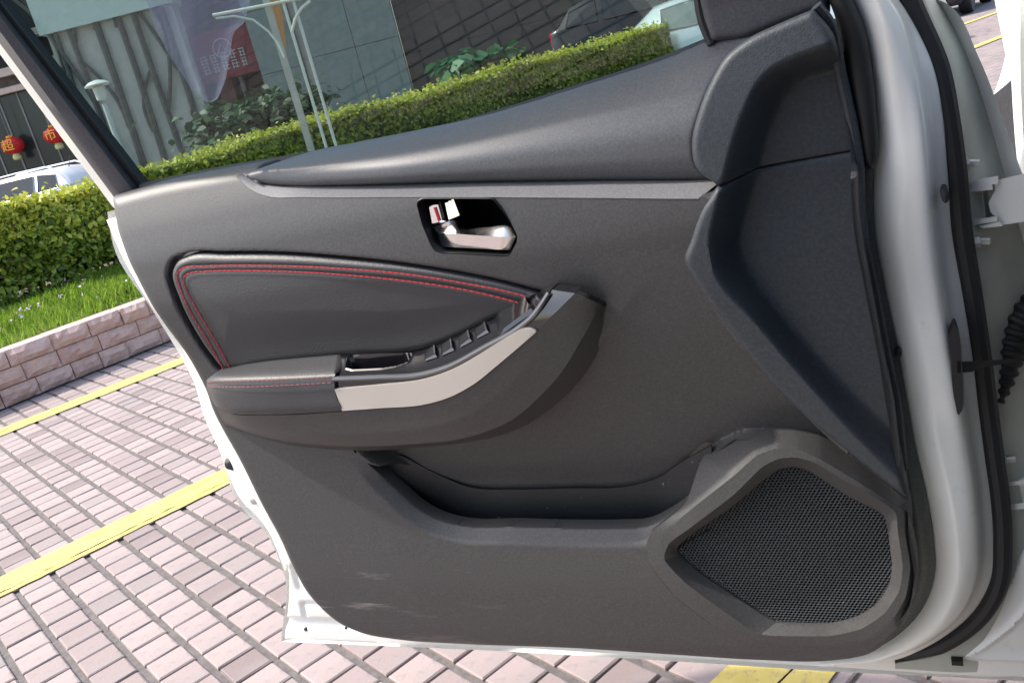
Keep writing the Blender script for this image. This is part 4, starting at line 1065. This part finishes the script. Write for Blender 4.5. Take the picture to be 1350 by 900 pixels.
def leaves(P, Nrm, size, jit=.7, rg=rng, asp=.55):
    """pointed oval leaves (6-gons) at P roughly facing Nrm"""
    n = len(P); N_ = Nrm+rg.normal(0, jit, (n, 3)); N_ /= np.linalg.norm(N_, axis=1)[:, None]
    t = rg.normal(0, 1, (n, 3)); t -= N_*np.sum(t*N_, 1)[:, None]; t /= np.linalg.norm(t, axis=1)[:, None]; b = np.cross(N_, t)
    s = size*rg.uniform(.65, 1.3, n)[:, None]
    out = []
    for u, w in ((-.5, 0), (-.2, .5), (.2, .42), (.55, 0), (.2, -.42), (-.2, -.5)): out.append(P+t*s*u+b*s*w*asp+N_*s*(abs(w)*.22))
    return np.stack(out, 1)
# grass
n = 26000
u = rng.uniform(-.4, 3.2, n); w = .17+1.95*rng.uniform(0, 1, n)**.9
P = np.array([wpt(a, b, .262) for a, b in zip(u, w)]); h = rng.uniform(.03, .085, n)*(1+.5*np.sin(u*5)*np.cos(w*7)); h *= np.where(w < .3, .8, 1.)
an = rng.uniform(0, 6.28, n); ln = rng.uniform(.1, .7, n)*h; wd_ = rng.uniform(.0022, .0045, n)
dx = np.stack([np.cos(an), np.sin(an), 0*an], 1); sd_ = np.stack([-np.sin(an), np.cos(an), 0*an], 1)*wd_[:, None]
upv = np.array([0, 0, 1.])
V = np.stack([P-sd_, P+sd_, P+sd_*.7+dx*ln[:, None]*.4+upv*h[:, None]*.6, P+dx*ln[:, None]+upv*h[:, None], P-sd_*.7+dx*ln[:, None]*.4+upv*h[:, None]*.6], 1)
gro = fast_mesh('grass', V, 5, M['grass']); tag(gro, 'bright green grass on top of the planter', 'grass', kind='stuff')
n = 160
u = np.concatenate([rng.normal(.2, .2, 110), rng.uniform(-.3, 2.0, 50)]); w = np.concatenate([rng.normal(1.2, .3, 110), rng.uniform(.3, 1.9, 50)])
P = np.array([wpt(a, b, .262+rng.uniform(.05, .11)) for a, b in zip(u, w)])
flo = fast_mesh('flowers', np.concatenate([leaves(P, np.tile([-.3, -.3, .8], (n, 1)), .016, .5, asp=.9), leaves(P+rng.normal(0, .008, P.shape), np.tile([-.3, -.3, .8], (n, 1)), .014, .6, asp=.9)]), 6, M['lilac']); tag(flo, 'tiny pale lilac flowers scattered in the grass', 'flowers', kind='stuff')
# hedge: clipped box, rough face, yellow new growth on top
hedge = empty('hedge', wpt(3.2, 2.4, .26), WD); tag(hedge, 'long clipped green hedge with yellow new growth along its top', 'hedge')
HX0, HX1, HY0, HY1 = -3.6, 6.9, -.42, .55
def htop(x): return .64+.018*(x+3.2)+.02*np.sin(x*2.1)+.012*np.sin(x*5.3+1)
def hfront(x, z): return HY0+.05*np.sin(x*1.7+.5)+.035*np.sin(x*4.1)+.03*np.sin(z*9+x*3)+.10*np.clip(.25-z, 0, 1)
nf = 42000
x = rng.uniform(HX0, HX1, nf); t = rng.uniform(.05, 1.02, nf); z = t*htop(x); dep = np.abs(rng.normal(0, .055, nf))
y = hfront(x, z)+dep+.05*(t > .93)*rng.uniform(0, 1, nf)
keep = rng.uniform(0, 1, nf) < np.clip(t*2.2+.12, 0, 1)
Pf = np.stack([x, y, z], 1)[keep]; Nf = np.tile([0, -.85, .5], (len(Pf), 1))
ne = 4200; Pe = np.stack([HX1-np.abs(rng.normal(0, .05, ne)), rng.uniform(HY0, HY1, ne), rng.uniform(.05, 1, ne)*htop(HX1)], 1); Ne = np.tile([.85, -.2, .4], (ne, 1))
fast_mesh('foliage', np.concatenate([leaves(Pf, Nf, .056, .75), leaves(Pe, Ne, .056, .75)]), 6, M['leafdark'], hedge)['kind'] = 'stuff'
nt_ = 32000
x = rng.uniform(HX0, HX1, nt_); y = HY0+(HY1-HY0)*rng.uniform(0, 1, nt_)**1.25+hfront(x, .6)-HY0; hz = np.abs(rng.normal(0, .032, nt_)); z = htop(x)-.03+hz
shoots = rng.uniform(0, 1, nt_) < .06; z = z+shoots*rng.uniform(0, .09, nt_)
Pt = np.stack([x, y, z], 1); Nt = np.tile([0, -.3, .9], (nt_, 1))
ndl = 500; xd = rng.uniform(HX0, HX1, ndl); zd = rng.uniform(.1, 1, ndl)*htop(xd); Pd = np.stack([xd, hfront(xd, zd)-.005, zd], 1)
fast_mesh('dead_leaves', leaves(Pd, np.tile([0, -.8, .5], (ndl, 1)), .045, .8), 6, leafmat('dead_leaf', [(.10, .06, .03), (.2, .13, .06)], .7), hedge)['kind'] = 'stuff'
ng = 7000; x = rng.uniform(HX0, HX1, ng); t = rng.beta(5, 1.4, ng); z = t*htop(x); Pg = np.stack([x, hfront(x, z)-.012+np.abs(rng.normal(0, .02, ng)), z], 1)
fast_mesh('new_growth', np.concatenate([leaves(Pt, Nt, .050, .8), leaves(Pg, np.tile([0, -.8, .5], (ng, 1)), .050, .8)]), 6, M['leafyellow'], hedge)['kind'] = 'stuff'
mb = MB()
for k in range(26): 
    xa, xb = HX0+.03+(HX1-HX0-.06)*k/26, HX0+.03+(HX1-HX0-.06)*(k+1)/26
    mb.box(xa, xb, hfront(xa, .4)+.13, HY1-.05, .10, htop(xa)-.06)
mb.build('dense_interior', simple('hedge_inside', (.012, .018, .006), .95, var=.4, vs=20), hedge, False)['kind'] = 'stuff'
for k in range(60):
    xb = rng.uniform(HX0, HX1); yb = rng.uniform(HY0+.12, HY0+.4); mb = MB()
    mb.tube([(xb, yb, 0), (xb+rng.normal(0, .06), yb-rng.uniform(0, .08), .18), (xb+rng.normal(0, .12), yb-rng.uniform(.02, .18), .38)], [.011, .008, .004], 5); mb.build('stem', M['twig'], hedge)
# shrubs behind the hedge
def shrub(name, px, py, dist, rad, hgt, nl, size, label, fan=False):
    c = on_fwd(px, py, dist); o = empty(name, (c[0], c[1], 0)); tag(o, label, 'shrub')
    rg = np.random.default_rng(int(px)); pts, nr = [], []
    for k in range(9 if not fan else 7):
        a = rg.uniform(0, 6.28); rr = rg.uniform(.1, 1)*rad; tip = np.array([math.cos(a)*rr, math.sin(a)*rr, c[2]+rg.uniform(-.25, .6)*hgt])
        mb = MB(); mb.tube([(0, 0, 0), tuple(tip*np.array([.35, .35, .6])), tuple(tip)], [.016, .012, .005], 5); mb.build('stem', M['twig'], o)
        m_ = nl//9; q = tip+rg.normal(0, 1, (m_, 3))*np.array([rad*.34, rad*.34, hgt*.25]); pts.append(q); nr.append(np.tile([0, 0, 1.], (m_, 1))+(q-tip)*.8/max(rad, .1))
    P = np.concatenate(pts); fast_mesh('leaves', leaves(P, np.concatenate(nr), size, .5, rg, .62), 6, M['leafshrub'] if not fan else M['leafcastor'], o)
M['leafcastor'] = leafmat('broad_leaf', [(.03, .11, .045), (.05, .17, .07), (.07, .2, .09)], .4)
shrub('shrub', 318, 176, 10.6, .62, .40, 1500, .11, 'dark green leafy shrub behind the hedge in front of the red signboard')
shrub('shrub', 372, 172, 10.9, .55, .38, 1300, .11, 'dark green leafy shrub behind the hedge beside the white pole')
shrub('broad_leaf_plant', 610, 92, 11.2, .30, .22, 110, .21, 'broad leaved plant poking above the hedge before the brown wall', True)
shrub('broad_leaf_plant', 655, 82, 11.6, .30, .16, 110, .21, 'lower broad leaved plant above the hedge nearer the dark car', True)

# ================================================================== BACKGROUND: building, cars, lamps
AZ = math.atan2(RH[1], RH[0])
def fu(px, py, dist):
    P = on_fwd(px, py, dist); return float((P-CAM) @ RH), float(P[2])
M['greystone'] = simple('grey_green_stone', (.17, .215, .205), .5, var=.10, vs=5, bs=80, bstr=.1)
M['brownstone'] = simple('brown_stone', (.036, .031, .029), .5, var=.25, vs=3, bs=60, bstr=.1)
M['palestone'] = simple('pale_stone', (.46, .46, .41), .6, var=.10, vs=2.5)
M['sky_reflection_panel'] = simple('pale_green_reflection', (.50, .60, .55), .4, var=.05)  # colour of sky reflected in the window, put on the wall
M['lattice'] = simple('dark_branch_metal', (.075, .082, .075), .6, var=.2)
M['darkglass'] = simple('dark_shop_glass', (.022, .030, .028), .18, var=.3, vs=.6)
M['mullion'] = simple('mullion', (.16, .18, .17), .4, var=.1)
M['beige'] = simple('beige_band', (.44, .36, .30), .6, var=.08)
M['redboard'] = simple('red_signboard', (.20, .012, .022), .5, var=.1)
M['signwhite'] = simple('sign_lettering', (.50, .48, .50), .5, var=.05)
M['redbrown'] = simple('red_brown_column', (.13, .045, .04), .5, var=.1)
M['dark'] = simple('dark_interior', (.008, .009, .009), .6, var=.2)
BD = 27.
bld = empty('shop_building', CAM+FH*BD-np.array([0, 0, CAMH]), AZ); tag(bld, 'shop building with branch patterned pale wall, dark doorway and stone pillars', 'building')
# local: x right, y away, z up (above ground)
def bx(name, u0, u1, y0, y1, z0, z1, mat, par=None):
    mb = MB(); mb.box(u0, u1, y0, y1, z0, z1); return mb.build(name, mat, par or bld, False)
UL = fu(100, 150, BD)[0]; U1 = fu(277, 160, BD)[0]; U2 = fu(366, 165, BD)[0]; U3 = fu(545, 118, BD)[0]; U4 = fu(960, 0, BD)[0]
ZT = 11.
zf = fu(120, 33, BD)[1]
pw = bx('pale_wall', UL, U1, 0, .6, 0, zf, M['palestone']); bx('sky_reflection_panel', UL-.1, U1+.1, -.25, .7, zf+.01, ZT, M['sky_reflection_panel'])  # lighter top part imitates the sky reflection on the door glass
# branch lattice standing off the pale wall
rg = np.random.default_rng(3)
def branch(x0, z0, x1, z1, r, bend):
    n_ = 9; pts = []
    for i in range(n_):
        t = i/(n_-1); pts.append((x0+(x1-x0)*t+bend*math.sin(math.pi*t), -.10-.02*math.sin(x0*3), z0+(z1-z0)*t))
    mb = MB(); mb.tube(pts, [r*(1-.25*i/(n_-1)) for i in range(n_)], 6); mb.build('branch', M['lattice'], bld)
xs = np.arange(UL+.1, U1-.1, .62)
for i, x in enumerate(xs):
    branch(x, .1, x+rg.normal(0, .1), ZT-2, .085+rg.uniform(-.02, .02), rg.normal(0, .18))
    zb_ = rg.uniform(1.4, 3.6); branch(x, zb_, x+rg.choice([-.62, .62]), zb_+rg.uniform(1.5, 2.4), .06, rg.normal(0, .1))
    zb_ = rg.uniform(3.6, 5.2); branch(x, zb_, x+rg.choice([-.62, .62]), zb_+rg.uniform(1.5, 2.6), .06, rg.normal(0, .1))
# doorway with signboard
bx('doorway_back', U1-3, U2+2, 1.6, 1.8, 0, ZT, M['dark']); bx('doorway_column', U1+.30, U1+.75, .9, 1.5, 0, 4.2, M['redbrown']); bx('doorway_post', U1+.95, U1+1.05, 1.0, 1.2, 0, 4.2, M['mullion'])
zs0, zs1 = fu(315, 98, BD)[1], fu(312, 30, BD)[1]
sb = bx('signboard', U1+.02, U2-.02, .5, .62, zs0, zs1, M['redboard'])
su0 = U1+.25; mbk = MB(); mbk.tube([(su0+.62+.26*math.cos(a), .49, zs0+.62*(zs1-zs0)+.26*math.sin(a)) for a in np.linspace(0, 6.0, 20)], .022, 5); mbk.build('sign_emblem', M['signwhite'], sb)
mbk = MB(); mbk.tube([(su0+.45, .49, zs0+.52*(zs1-zs0)), (su0+.60, .49, zs0+.70*(zs1-zs0)), (su0+.72, .49, zs0+.56*(zs1-zs0)), (su0+.85, .49, zs0+.72*(zs1-zs0))], .022, 5); mbk.build('sign_emblem', M['signwhite'], sb)
for r_ in range(2):
    for k in range(5):
        w_ = .22; xa = su0-.1+k*.28; za = zs0+(.36-.20*r_)*(zs1-zs0); mbk = MB(); r2 = np.random.default_rng(r_*9+k)
        for q in range(3): h_ = za+.03+q*.09; mbk.box(xa+.02, xa+w_-.02*r2.integers(0, 3), .485, .499, h_, h_+.025)
        for q in range(2): xv = xa+.04+q*.11+r2.uniform(-.02, .02); mbk.box(xv, xv+.025, .470, .484, za, za+.25*r2.uniform(.7, 1))
        mbk.build('sign_character', M['signwhite'], sb, False)
# stone panels with open joints
def panels(u0, u1, cols, rows_, mat, name, y0=0., seed=1):
    bx(name+'_backing', u0, u1, y0+.06, y0+.5, 0, ZT, M['dark']); r = np.random.default_rng(seed)
    ue = np.linspace(u0, u1, cols+1)
    for i in range(cols):
        for j in range(len(rows_)-1):
            d = r.normal(0, .006); bx(name, ue[i]+.008, ue[i+1]-.008, y0+d, y0+.055+d, rows_[j]+.008, rows_[j+1]-.008, mat)
zj = fu(490, 58, BD)[1]
panels(U2, U2+1.25, 1, [0, fu(345, 100, BD)[1], zj+1.6, ZT], M['greystone'], 'grey_panel', -.1, 1)
panels(U2+1.55, U3, 2, [0, zj, zj+2.6, ZT], M['greystone'], 'grey_panel', -.45, 2)
bx('column_core', U2+1.2, U2+1.6, .0, .5, 0, ZT, M['palestone'])
panels(U3, U4+6, 9, [0, fu(600, 60, BD)[1]+.1, 4.6, ZT], M['brownstone'], 'brown_panel', .25, 3)
# far left shop front with two lanterns
LD = 35.
shop = empty('glass_shopfront', CAM+FH*LD-np.array([0, 0, CAMH]), AZ); tag(shop, 'dark glass shopfront with beige bands behind the silver wagon', 'building')
su1 = UL*LD/BD+1.5
def sbx(name, u0, u1, y0, y1, z0, z1, mat): 
    mb = MB(); mb.box(u0, u1, y0, y1, z0, z1); return mb.build(name, mat, shop, False)
sbx('interior', -30, su1, .5, .8, 0, 12, M['dark'])
mu = [fu(45, 183, LD)[0]+k*(fu(76, 194, LD)[0]-fu(45, 183, LD)[0])*1.0 for k in range(-9, 5)]
for a, b in zip(mu[:-1], mu[1:]):
    if b < su1: sbx('pane', a+.03, b-.03, .02, .05, .4, fu(0, 127, LD)[1]-.02, M['darkglass'])
for a in mu: 
    if a < su1: sbx('mullion', a-.03, a+.03, -.02, .08, .4, fu(0, 127, LD)[1], M['mullion'])
for y0, y1 in ((127, 119), (104, 93), (60, 50)): sbx('band', -30, su1, -.35, .3, fu(0, y0, LD)[1], fu(0, y1, LD)[1], M['beige'])
sbx('weathered_wall', -30, su1, .1, .3, fu(0, 119, LD)[1]+.01, fu(0, 104, LD)[1]-.01, simple('weathered_wall', (.16, .13, .11), .7, var=.5, vs=1.5)); sbx('plinth', -30, su1, -.1, .3, 0, .4, M['beige'])
M['lantern'] = simple('red_lantern', (.50, .012, .016), .5, var=.1); M['gold'] = simple('gold_lettering', (.75, .42, .03), .5, var=.05); M['tassel'] = simple('pale_tassel', (.50, .52, .25), .7, var=.1)
def lantern(px, py, ch, label):
    c = on_fwd(px, py, LD-.5); o = empty('paper_lantern', c-np.array([0, 0, .62]), AZ); tag(o, label, 'lantern', 'red lanterns at the shopfront')
    R_ = .40; mb = MB(); k = 24; v = []
    prof = [(.10, -.30)]+[(R_*math.cos(t), .30*math.sin(t)) for t in np.linspace(-1.2, 1.2, 12)]+[(.10, .30)]
    n_ = len(prof)
    for i, (r, z) in enumerate(prof):
        for j in range(k):
            a = 2*math.pi*j/k; rr = r*(1.0 if j % 2 else .965); v.append((rr*math.cos(a), rr*math.sin(a), z+.62))
    mb.add(v, [(i*k+j, i*k+(j+1) % k, (i+1)*k+(j+1) % k, (i+1)*k+j) for i in range(n_-1) for j in range(k)]); mb.build('body', M['lantern'], o)
    mb = MB(); mb.lathe([(.12, .29), (.13, .35), (.09, .36)], Matrix.Translation((0, 0, .62)), 16); mb.build('cap', M['gold'], o)
    mb = MB(); mb.lathe([(.11, -.30), (.15, -.38), (.15, -.48), (.10, -.52)], Matrix.Translation((0, 0, .62)), 14); mb.build('tassel', M['tassel'], o)
    mb = MB(); mb.tube([(0, 0, .97), (0, 0, 2.2)], .012, 5); mb.build('cord', M['mullion'], o)
    cu = bpy.data.curves.new('t', 'FONT'); cu.body = ch; cu.size = .44; cu.align_x = 'CENTER'; cu.align_y = 'CENTER'; cu.extrude = .012; cu.resolution_u = 3
    to = bpy.data.objects.new('t', cu); COL.objects.link(to); dg = bpy.context.evaluated_depsgraph_get(); me = bpy.data.meshes.new_from_object(to.evaluated_get(dg)); bpy.data.objects.remove(to)
    me.materials.clear(); me.materials.append(M['gold']); t = bpy.data.objects.new('character', me); COL.objects.link(t); t.parent = o; t.location = (0, -.40, .62); t.rotation_euler = (math.pi/2, 0, 0)
lantern(17, 192, '超', 'red lantern with a dense gold character, left one at the shopfront'); lantern(72.5, 178, '市', 'red lantern with a simple gold character, right one next to the door frame')

# ---- cars
def car_model(name, label, loc, rz, paintc, L=4.5, W=1.78, H=1.55, belt=.95, glassc=(.02, .024, .026), wagon=True, rails=False, antenna=False, light=(.5, .01, .02), rough=.25, metal=.5, trim='satin'):
    o = empty(name, loc, rz); tag(o, label, 'car', 'cars parked behind the hedge')
    pm = simple(name+'_paint', paintc, rough, metal, var=.04, coat=.4); gm = simple(name+'_glass', glassc, .08, var=.2, vs=1.2); hw_ = W/2
    # stations from nose (x=-L/2) to tail: (x, z bottom, z belt, z top, half width, roof half width)
    S = [(-.50,.34,.62,.62,.72,.6),(-.47,.24,.72,.74,.90,.7),(-.40,.20,.82,.86,.97,.72),(-.30,.19,.88,.93,1,.74),(-.20,.19,belt*.95,belt+.06,1,.70),(-.07,.19,belt*.98,H*.955,1,.70),(.02,.19,belt,H,1,.70),(.16,.19,belt,H,1,.70)]
    S += [(.32,.19,belt+.01,H*.985,1,.69),(.41,.20,belt+.02,H*.94,.985,.67),(.455,.22,belt+.03,H*.80,.96,.66),(.485,.26,belt+.02,belt+.06,.94,.66),(.50,.32,belt-.12,belt-.10,.90,.66)] if wagon else [(.27,.19,belt+.02,H*.96,1,.68),(.36,.20,belt+.03,belt+.12,.985,.70),(.45,.22,belt+.02,belt+.06,.96,.72),(.49,.28,belt-.05,belt,.92,.70),(.50,.34,.70,.72,.88,.66)]
    v = []; K = 14
    for x, zb_, ze, zt, w, wr in S:
        w_ = hw_*w; wr_ = hw_*wr if zt > ze+.1 else w_*.93
        half = [(w_*.90, zb_), (w_*.985, zb_+.14), (w_, zb_+.38*(ze-zb_)+.1), (w_*.985, ze-.04), (w_*.955, ze), (wr_+.3*(w_*.955-wr_)*.3, zt-.09*(zt-ze)-.03 if zt > ze+.1 else ze+.4*(zt-ze)), (wr_*.78, zt)]
        for y, z in half: v.append((x*L, y, z))
        for y, z in half[::-1]: v.append((x*L, -y, z))
    n_ = len(S)
    f = [(i*K+j, i*K+(j+1) % K, (i+1)*K+(j+1) % K, (i+1)*K+j) for i in range(n_-1) for j in range(K)]+[tuple(range(K))[::-1], tuple(range((n_-1)*K, n_*K))]
    make('body', v, f, pm, o, True, 50)
    def P(i, j): return np.array(v[i*K+j])
    def pane(nm, q, out, inset=.07):
        q = [np.array(p) for p in q]; c = sum(q)/len(q); q = [c+(p-c)*(1-inset)+np.array(out)*.012 for p in q]
        mb = MB(); mb.add(q+[p-np.array(out)*.02 for p in q], [tuple(range(len(q))), tuple(range(len(q)))[::-1]]+[(i, (i+1) % len(q), len(q)+(i+1) % len(q), len(q)+i) for i in range(len(q))]); 
        w = mb.build(nm, gm, o, False); mb = MB(); mb.tube([tuple(p+np.array(out)*.002) for p in q], .014, 5, closed=True); mb.build('window_trim', M[trim], w)
    for sgn, j4, j5 in ((1, 4, 5), (-1, 9, 8)):
        pane('side_window', [P(4, j4)*.45+P(5, j4)*.55, P(6, j4)*.75+P(7, j4)*.25, P(6, j5)*.75+P(7, j5)*.25, P(5, j5)*.85+P(4, j5)*.15], (0, sgn, .25), .08)
        pane('side_window', [P(6, j4)*.70+P(7, j4)*.30, P(8, j4)*.85+P(7, j4)*.15, P(8, j5)*.85+P(7, j5)*.15, P(6, j5)*.70+P(7, j5)*.30], (0, sgn, .25), .08)
        if wagon: pane('side_window', [P(8, j4)*.9+P(7, j4)*.1, P(10, j4)*.6+P(9, j4)*.4, P(9, j5)*.85+P(10, j5)*.15, P(8, j5)*.9+P(7, j5)*.1], (0, sgn, .25), .10)
    bi = 9 if wagon else 8
    pane('rear_window', [P(bi+2, 4) if wagon else P(bi+1, 4), P(bi+2, 9) if wagon else P(bi+1, 9), P(bi, 8), P(bi, 5)], (.8, 0, .6), .10); pane('windscreen', [P(4, 9), P(4, 4), P(5, 5), P(5, 8)], (-.7, 0, .7), .08)
    for xx in (-.32, .30):
        for sgn in (1, -1):
            Mx = Matrix.Translation((xx*L, sgn*(hw_-.10), .32)) @ Matrix.Rotation(math.pi/2, 4, 'X')
            mb = MB(); mb.lathe([(.20,-.105),(.29,-.11),(.32,-.08),(.32,.08),(.29,.11),(.20,.105)], Mx, 28); t = mb.build('tyre', M['rubber'], o)
            mb = MB(); mb.lathe([(.19,-.10),(.20,0),(.19,.10),(.05,.085),(.001,.085)], Mx, 20); mb.build('rim', M['satin'], t)
    lm = simple(name+'_lamp', light, .15, var=.1)
    for sgn in (1, -1):
        mb = MB(); mb.box(L*.462, L*.496, sgn*hw_*.80-.10, sgn*hw_*.80+.10, belt-.22, belt+.02, bev=.02); mb.build('tail_light', lm, o)
        mb = MB(); mb.box(-L*.492, -L*.46, sgn*hw_*.66-.15, sgn*hw_*.66+.15, .62, .74, bev=.02); mb.build('headlight', M['satin'], o)
    if rails:
        for sgn in (1, -1):
            mb = MB(); mb.tube([(-.06*L, sgn*hw_*.66, H-.03), (0, sgn*hw_*.67, H+.05), (.2*L, sgn*hw_*.67, H+.05), (.36*L, sgn*hw_*.65, H+.03), (.40*L, sgn*hw_*.64, H-.06)], .022, 6); mb.build('roof_rail', M['paint'], o)
    if antenna:
        mb = MB(); mb.tube([(.40*L, 0, H*.93), (.43*L, 0, H+.16)], [.012, .006], 5); mb.build('antenna', M['black'], o)
    return o
gz = lambda P: (P[0], P[1], 0.)
car_model('silver_wagon', 'silver estate car with roof rails parked behind the hedge at far left', gz(on_fwd(8, 245, 23.)), AZ-math.radians(13), (.74, .76, .80), L=4.6, H=1.50, belt=.95, rails=True, antenna=True, metal=.1, rough=.3)
car_model('dark_van', 'dark car with red tail light behind the hedge before the brown wall', gz(on_fwd(905, 40, 17.)), AZ+math.pi+math.radians(-14), (.012, .013, .014), L=4.8, W=1.85, H=1.98, belt=1.46, trim='black', light=(.75, .01, .03))
car_model('pale_sedan', 'pale silver car beyond the end of the hedge', gz(on_fwd(985, 10, 13.6)), AZ+math.pi+math.radians(-24), (.50, .57, .55), L=4.6, H=1.46, belt=1.0, wagon=False, glassc=(.10, .14, .13))
tp = on_z(1275, 18, 0)
oc = car_model('dark_hatchback', 'dark car far off, only its tyre showing above the door gap', (tp[0], tp[1], 0), 0, (.03, .03, .035), L=4.3, H=1.5)
ang = math.radians(15); oc.rotation_euler = (0, 0, ang); oc.location = (tp[0]+.32*4.3*math.cos(ang)-math.sin(ang)*.78+.0, tp[1]+.32*4.3*math.sin(ang)+math.cos(ang)*.78, 0)

# ---- lamp, poles, coloured sheets
M['white'] = simple('white_enamel', (.66, .68, .62), .4, var=.04)
lp_ = on_fwd(163, 208, 13.); lamp = empty('garden_lamp', (lp_[0], lp_[1], 0)); tag(lamp, 'white garden lamp with a mushroom cap behind the hedge', 'lamp')
zc = on_fwd(132, 112, 13.)[2]
mb = MB(); mb.tube([(0, 0, 0), (0, 0, zc-.25)], [.042, .034], 10); mb.build('pole', M['white'], lamp)
mb = MB(); mb.lathe([(.04, -.20), (.07, -.19), (.08, -.02), (.05, 0)], Matrix.Translation((0, 0, zc)), 16); mb.build('lamp_head', M['white'], lamp)
mb = MB(); mb.lathe([(.04, .02), (.165, -.01), (.17, .01), (.11, .05), (.03, .07), (.001, .07)], Matrix.Translation((0, 0, zc)), 20); mb.build('cap', M['white'], lamp)
pd = 6.6; pb = on_fwd(440, 205, pd); post = empty('white_post', (pb[0], pb[1], .26), AZ); tag(post, 'pair of thin white posts with arms standing before the hedge', 'post')
ppx = pd/F
mb = MB(); mb.tube([(-.035, 0, 0), (-.035, 0, 2.6)], .011, 8); mb.build('pole', M['white'], post)
mb = MB(); mb.tube([(.035, 0, 0), (.035, 0, 2.6)], .011, 8); mb.build('pole', M['white'], post)
mb = MB(); mb.box(-.17, -.125, .01, .05, 0, 2.2, bev=.008); mb.build('board_post', M['palestone'], post)
za = on_fwd(385, 2, pd)[2]-.26; xl = fu(282, 21, pd)[0]-fu(440, 205, pd)[0]
def pp(px, py): 
    u_, z_ = fu(px, py, pd); return (u_-fu(440, 205, pd)[0], -.03, z_-.26)
mb = MB(); mb.tube([pp(282, 21), pp(340, 10), pp(400, -2), pp(430, -8)], .011, 8); mb.build('arm', M['white'], post)
mb = MB(); mb.tube([pp(286, 25), pp(310, 22), pp(335, 27), pp(355, 42), pp(368, 58), pp(376, 76)], .008, 8); mb.build('brace', M['white'], post)
mb = MB(); mb.tube([pp(410, 2), pp(398, 12), pp(390, 26), pp(386, 42)], .010, 8); mb.build('brace', M['white'], post)
def cloth(name, label, cat, edgeL, edgeR, dist, mat, fold, seed):  # thin wavy sheet between two edges
    n_, m_ = 40, 24; v, f = [], []
    A_ = resample(np.array([on_fwd(x, y, dist) for x, y in edgeL]), n_); B_ = resample(np.array([on_fwd(x, y, dist) for x, y in edgeR]), n_)
    for i in range(n_):
        for j in range(m_):
            t = j/(m_-1); p = A_[i]+(B_[i]-A_[i])*t; k = math.sin(t*9+i*.03+seed)*fold*min(1, np.linalg.norm(B_[i]-A_[i])*3)
            v.append(tuple(p+FH*k))
    f = [(i*m_+j, (i+1)*m_+j, (i+1)*m_+j+1, i*m_+j+1) for i in range(n_-1) for j in range(m_-1)]
    o = make(name, v, f, mat, None, True, 80); md = o.modifiers.new('thickness', 'SOLIDIFY'); md.thickness = .002; tag(o, label, cat); return o
def sheer(name, c, op):
    m, nt, b = NT(name); b.inputs['Base Color'].default_value = (*c, 1); b.inputs['Roughness'].default_value = .7
    tr = nt.nodes.new('ShaderNodeBsdfTransparent'); mx = nt.nodes.new('ShaderNodeMixShader'); mx.inputs[0].default_value = op
    nt.links.new(tr.outputs[0], mx.inputs[1]); nt.links.new(b.outputs[0], mx.inputs[2]); nt.links.new(mx.outputs[0], nt.nodes['Material Output'].inputs[0]); return m
cloth('lilac_reflection', 'lilac reflection in the window, added as a sheer sheet with a rounded end', 'reflection', [(178,-40),(192,0),(205,40),(222,72),(240,100),(256,124),(272,135)], [(335,-40),(330,0),(322,30),(307,44),(303,75),(298,105),(288,130),(278,135.5)], 8.6, sheer('reflected_lilac', (.42, .38, .56), .30), .03, 0)  # added sheet, stands in for a reflection on the door glass
cloth('orange_strip', 'slim orange strip beside the white posts', 'sliver', [(340,-30),(350,0),(358,25),(366,48),(375,77)], [(364,-30),(368,0),(373,25),(376,48),(378,78)], 6.7, simple('orange_sheet', (.62, .30, .10), .7, var=.1), .01, 2)  # narrow orange sheet tapering downwards
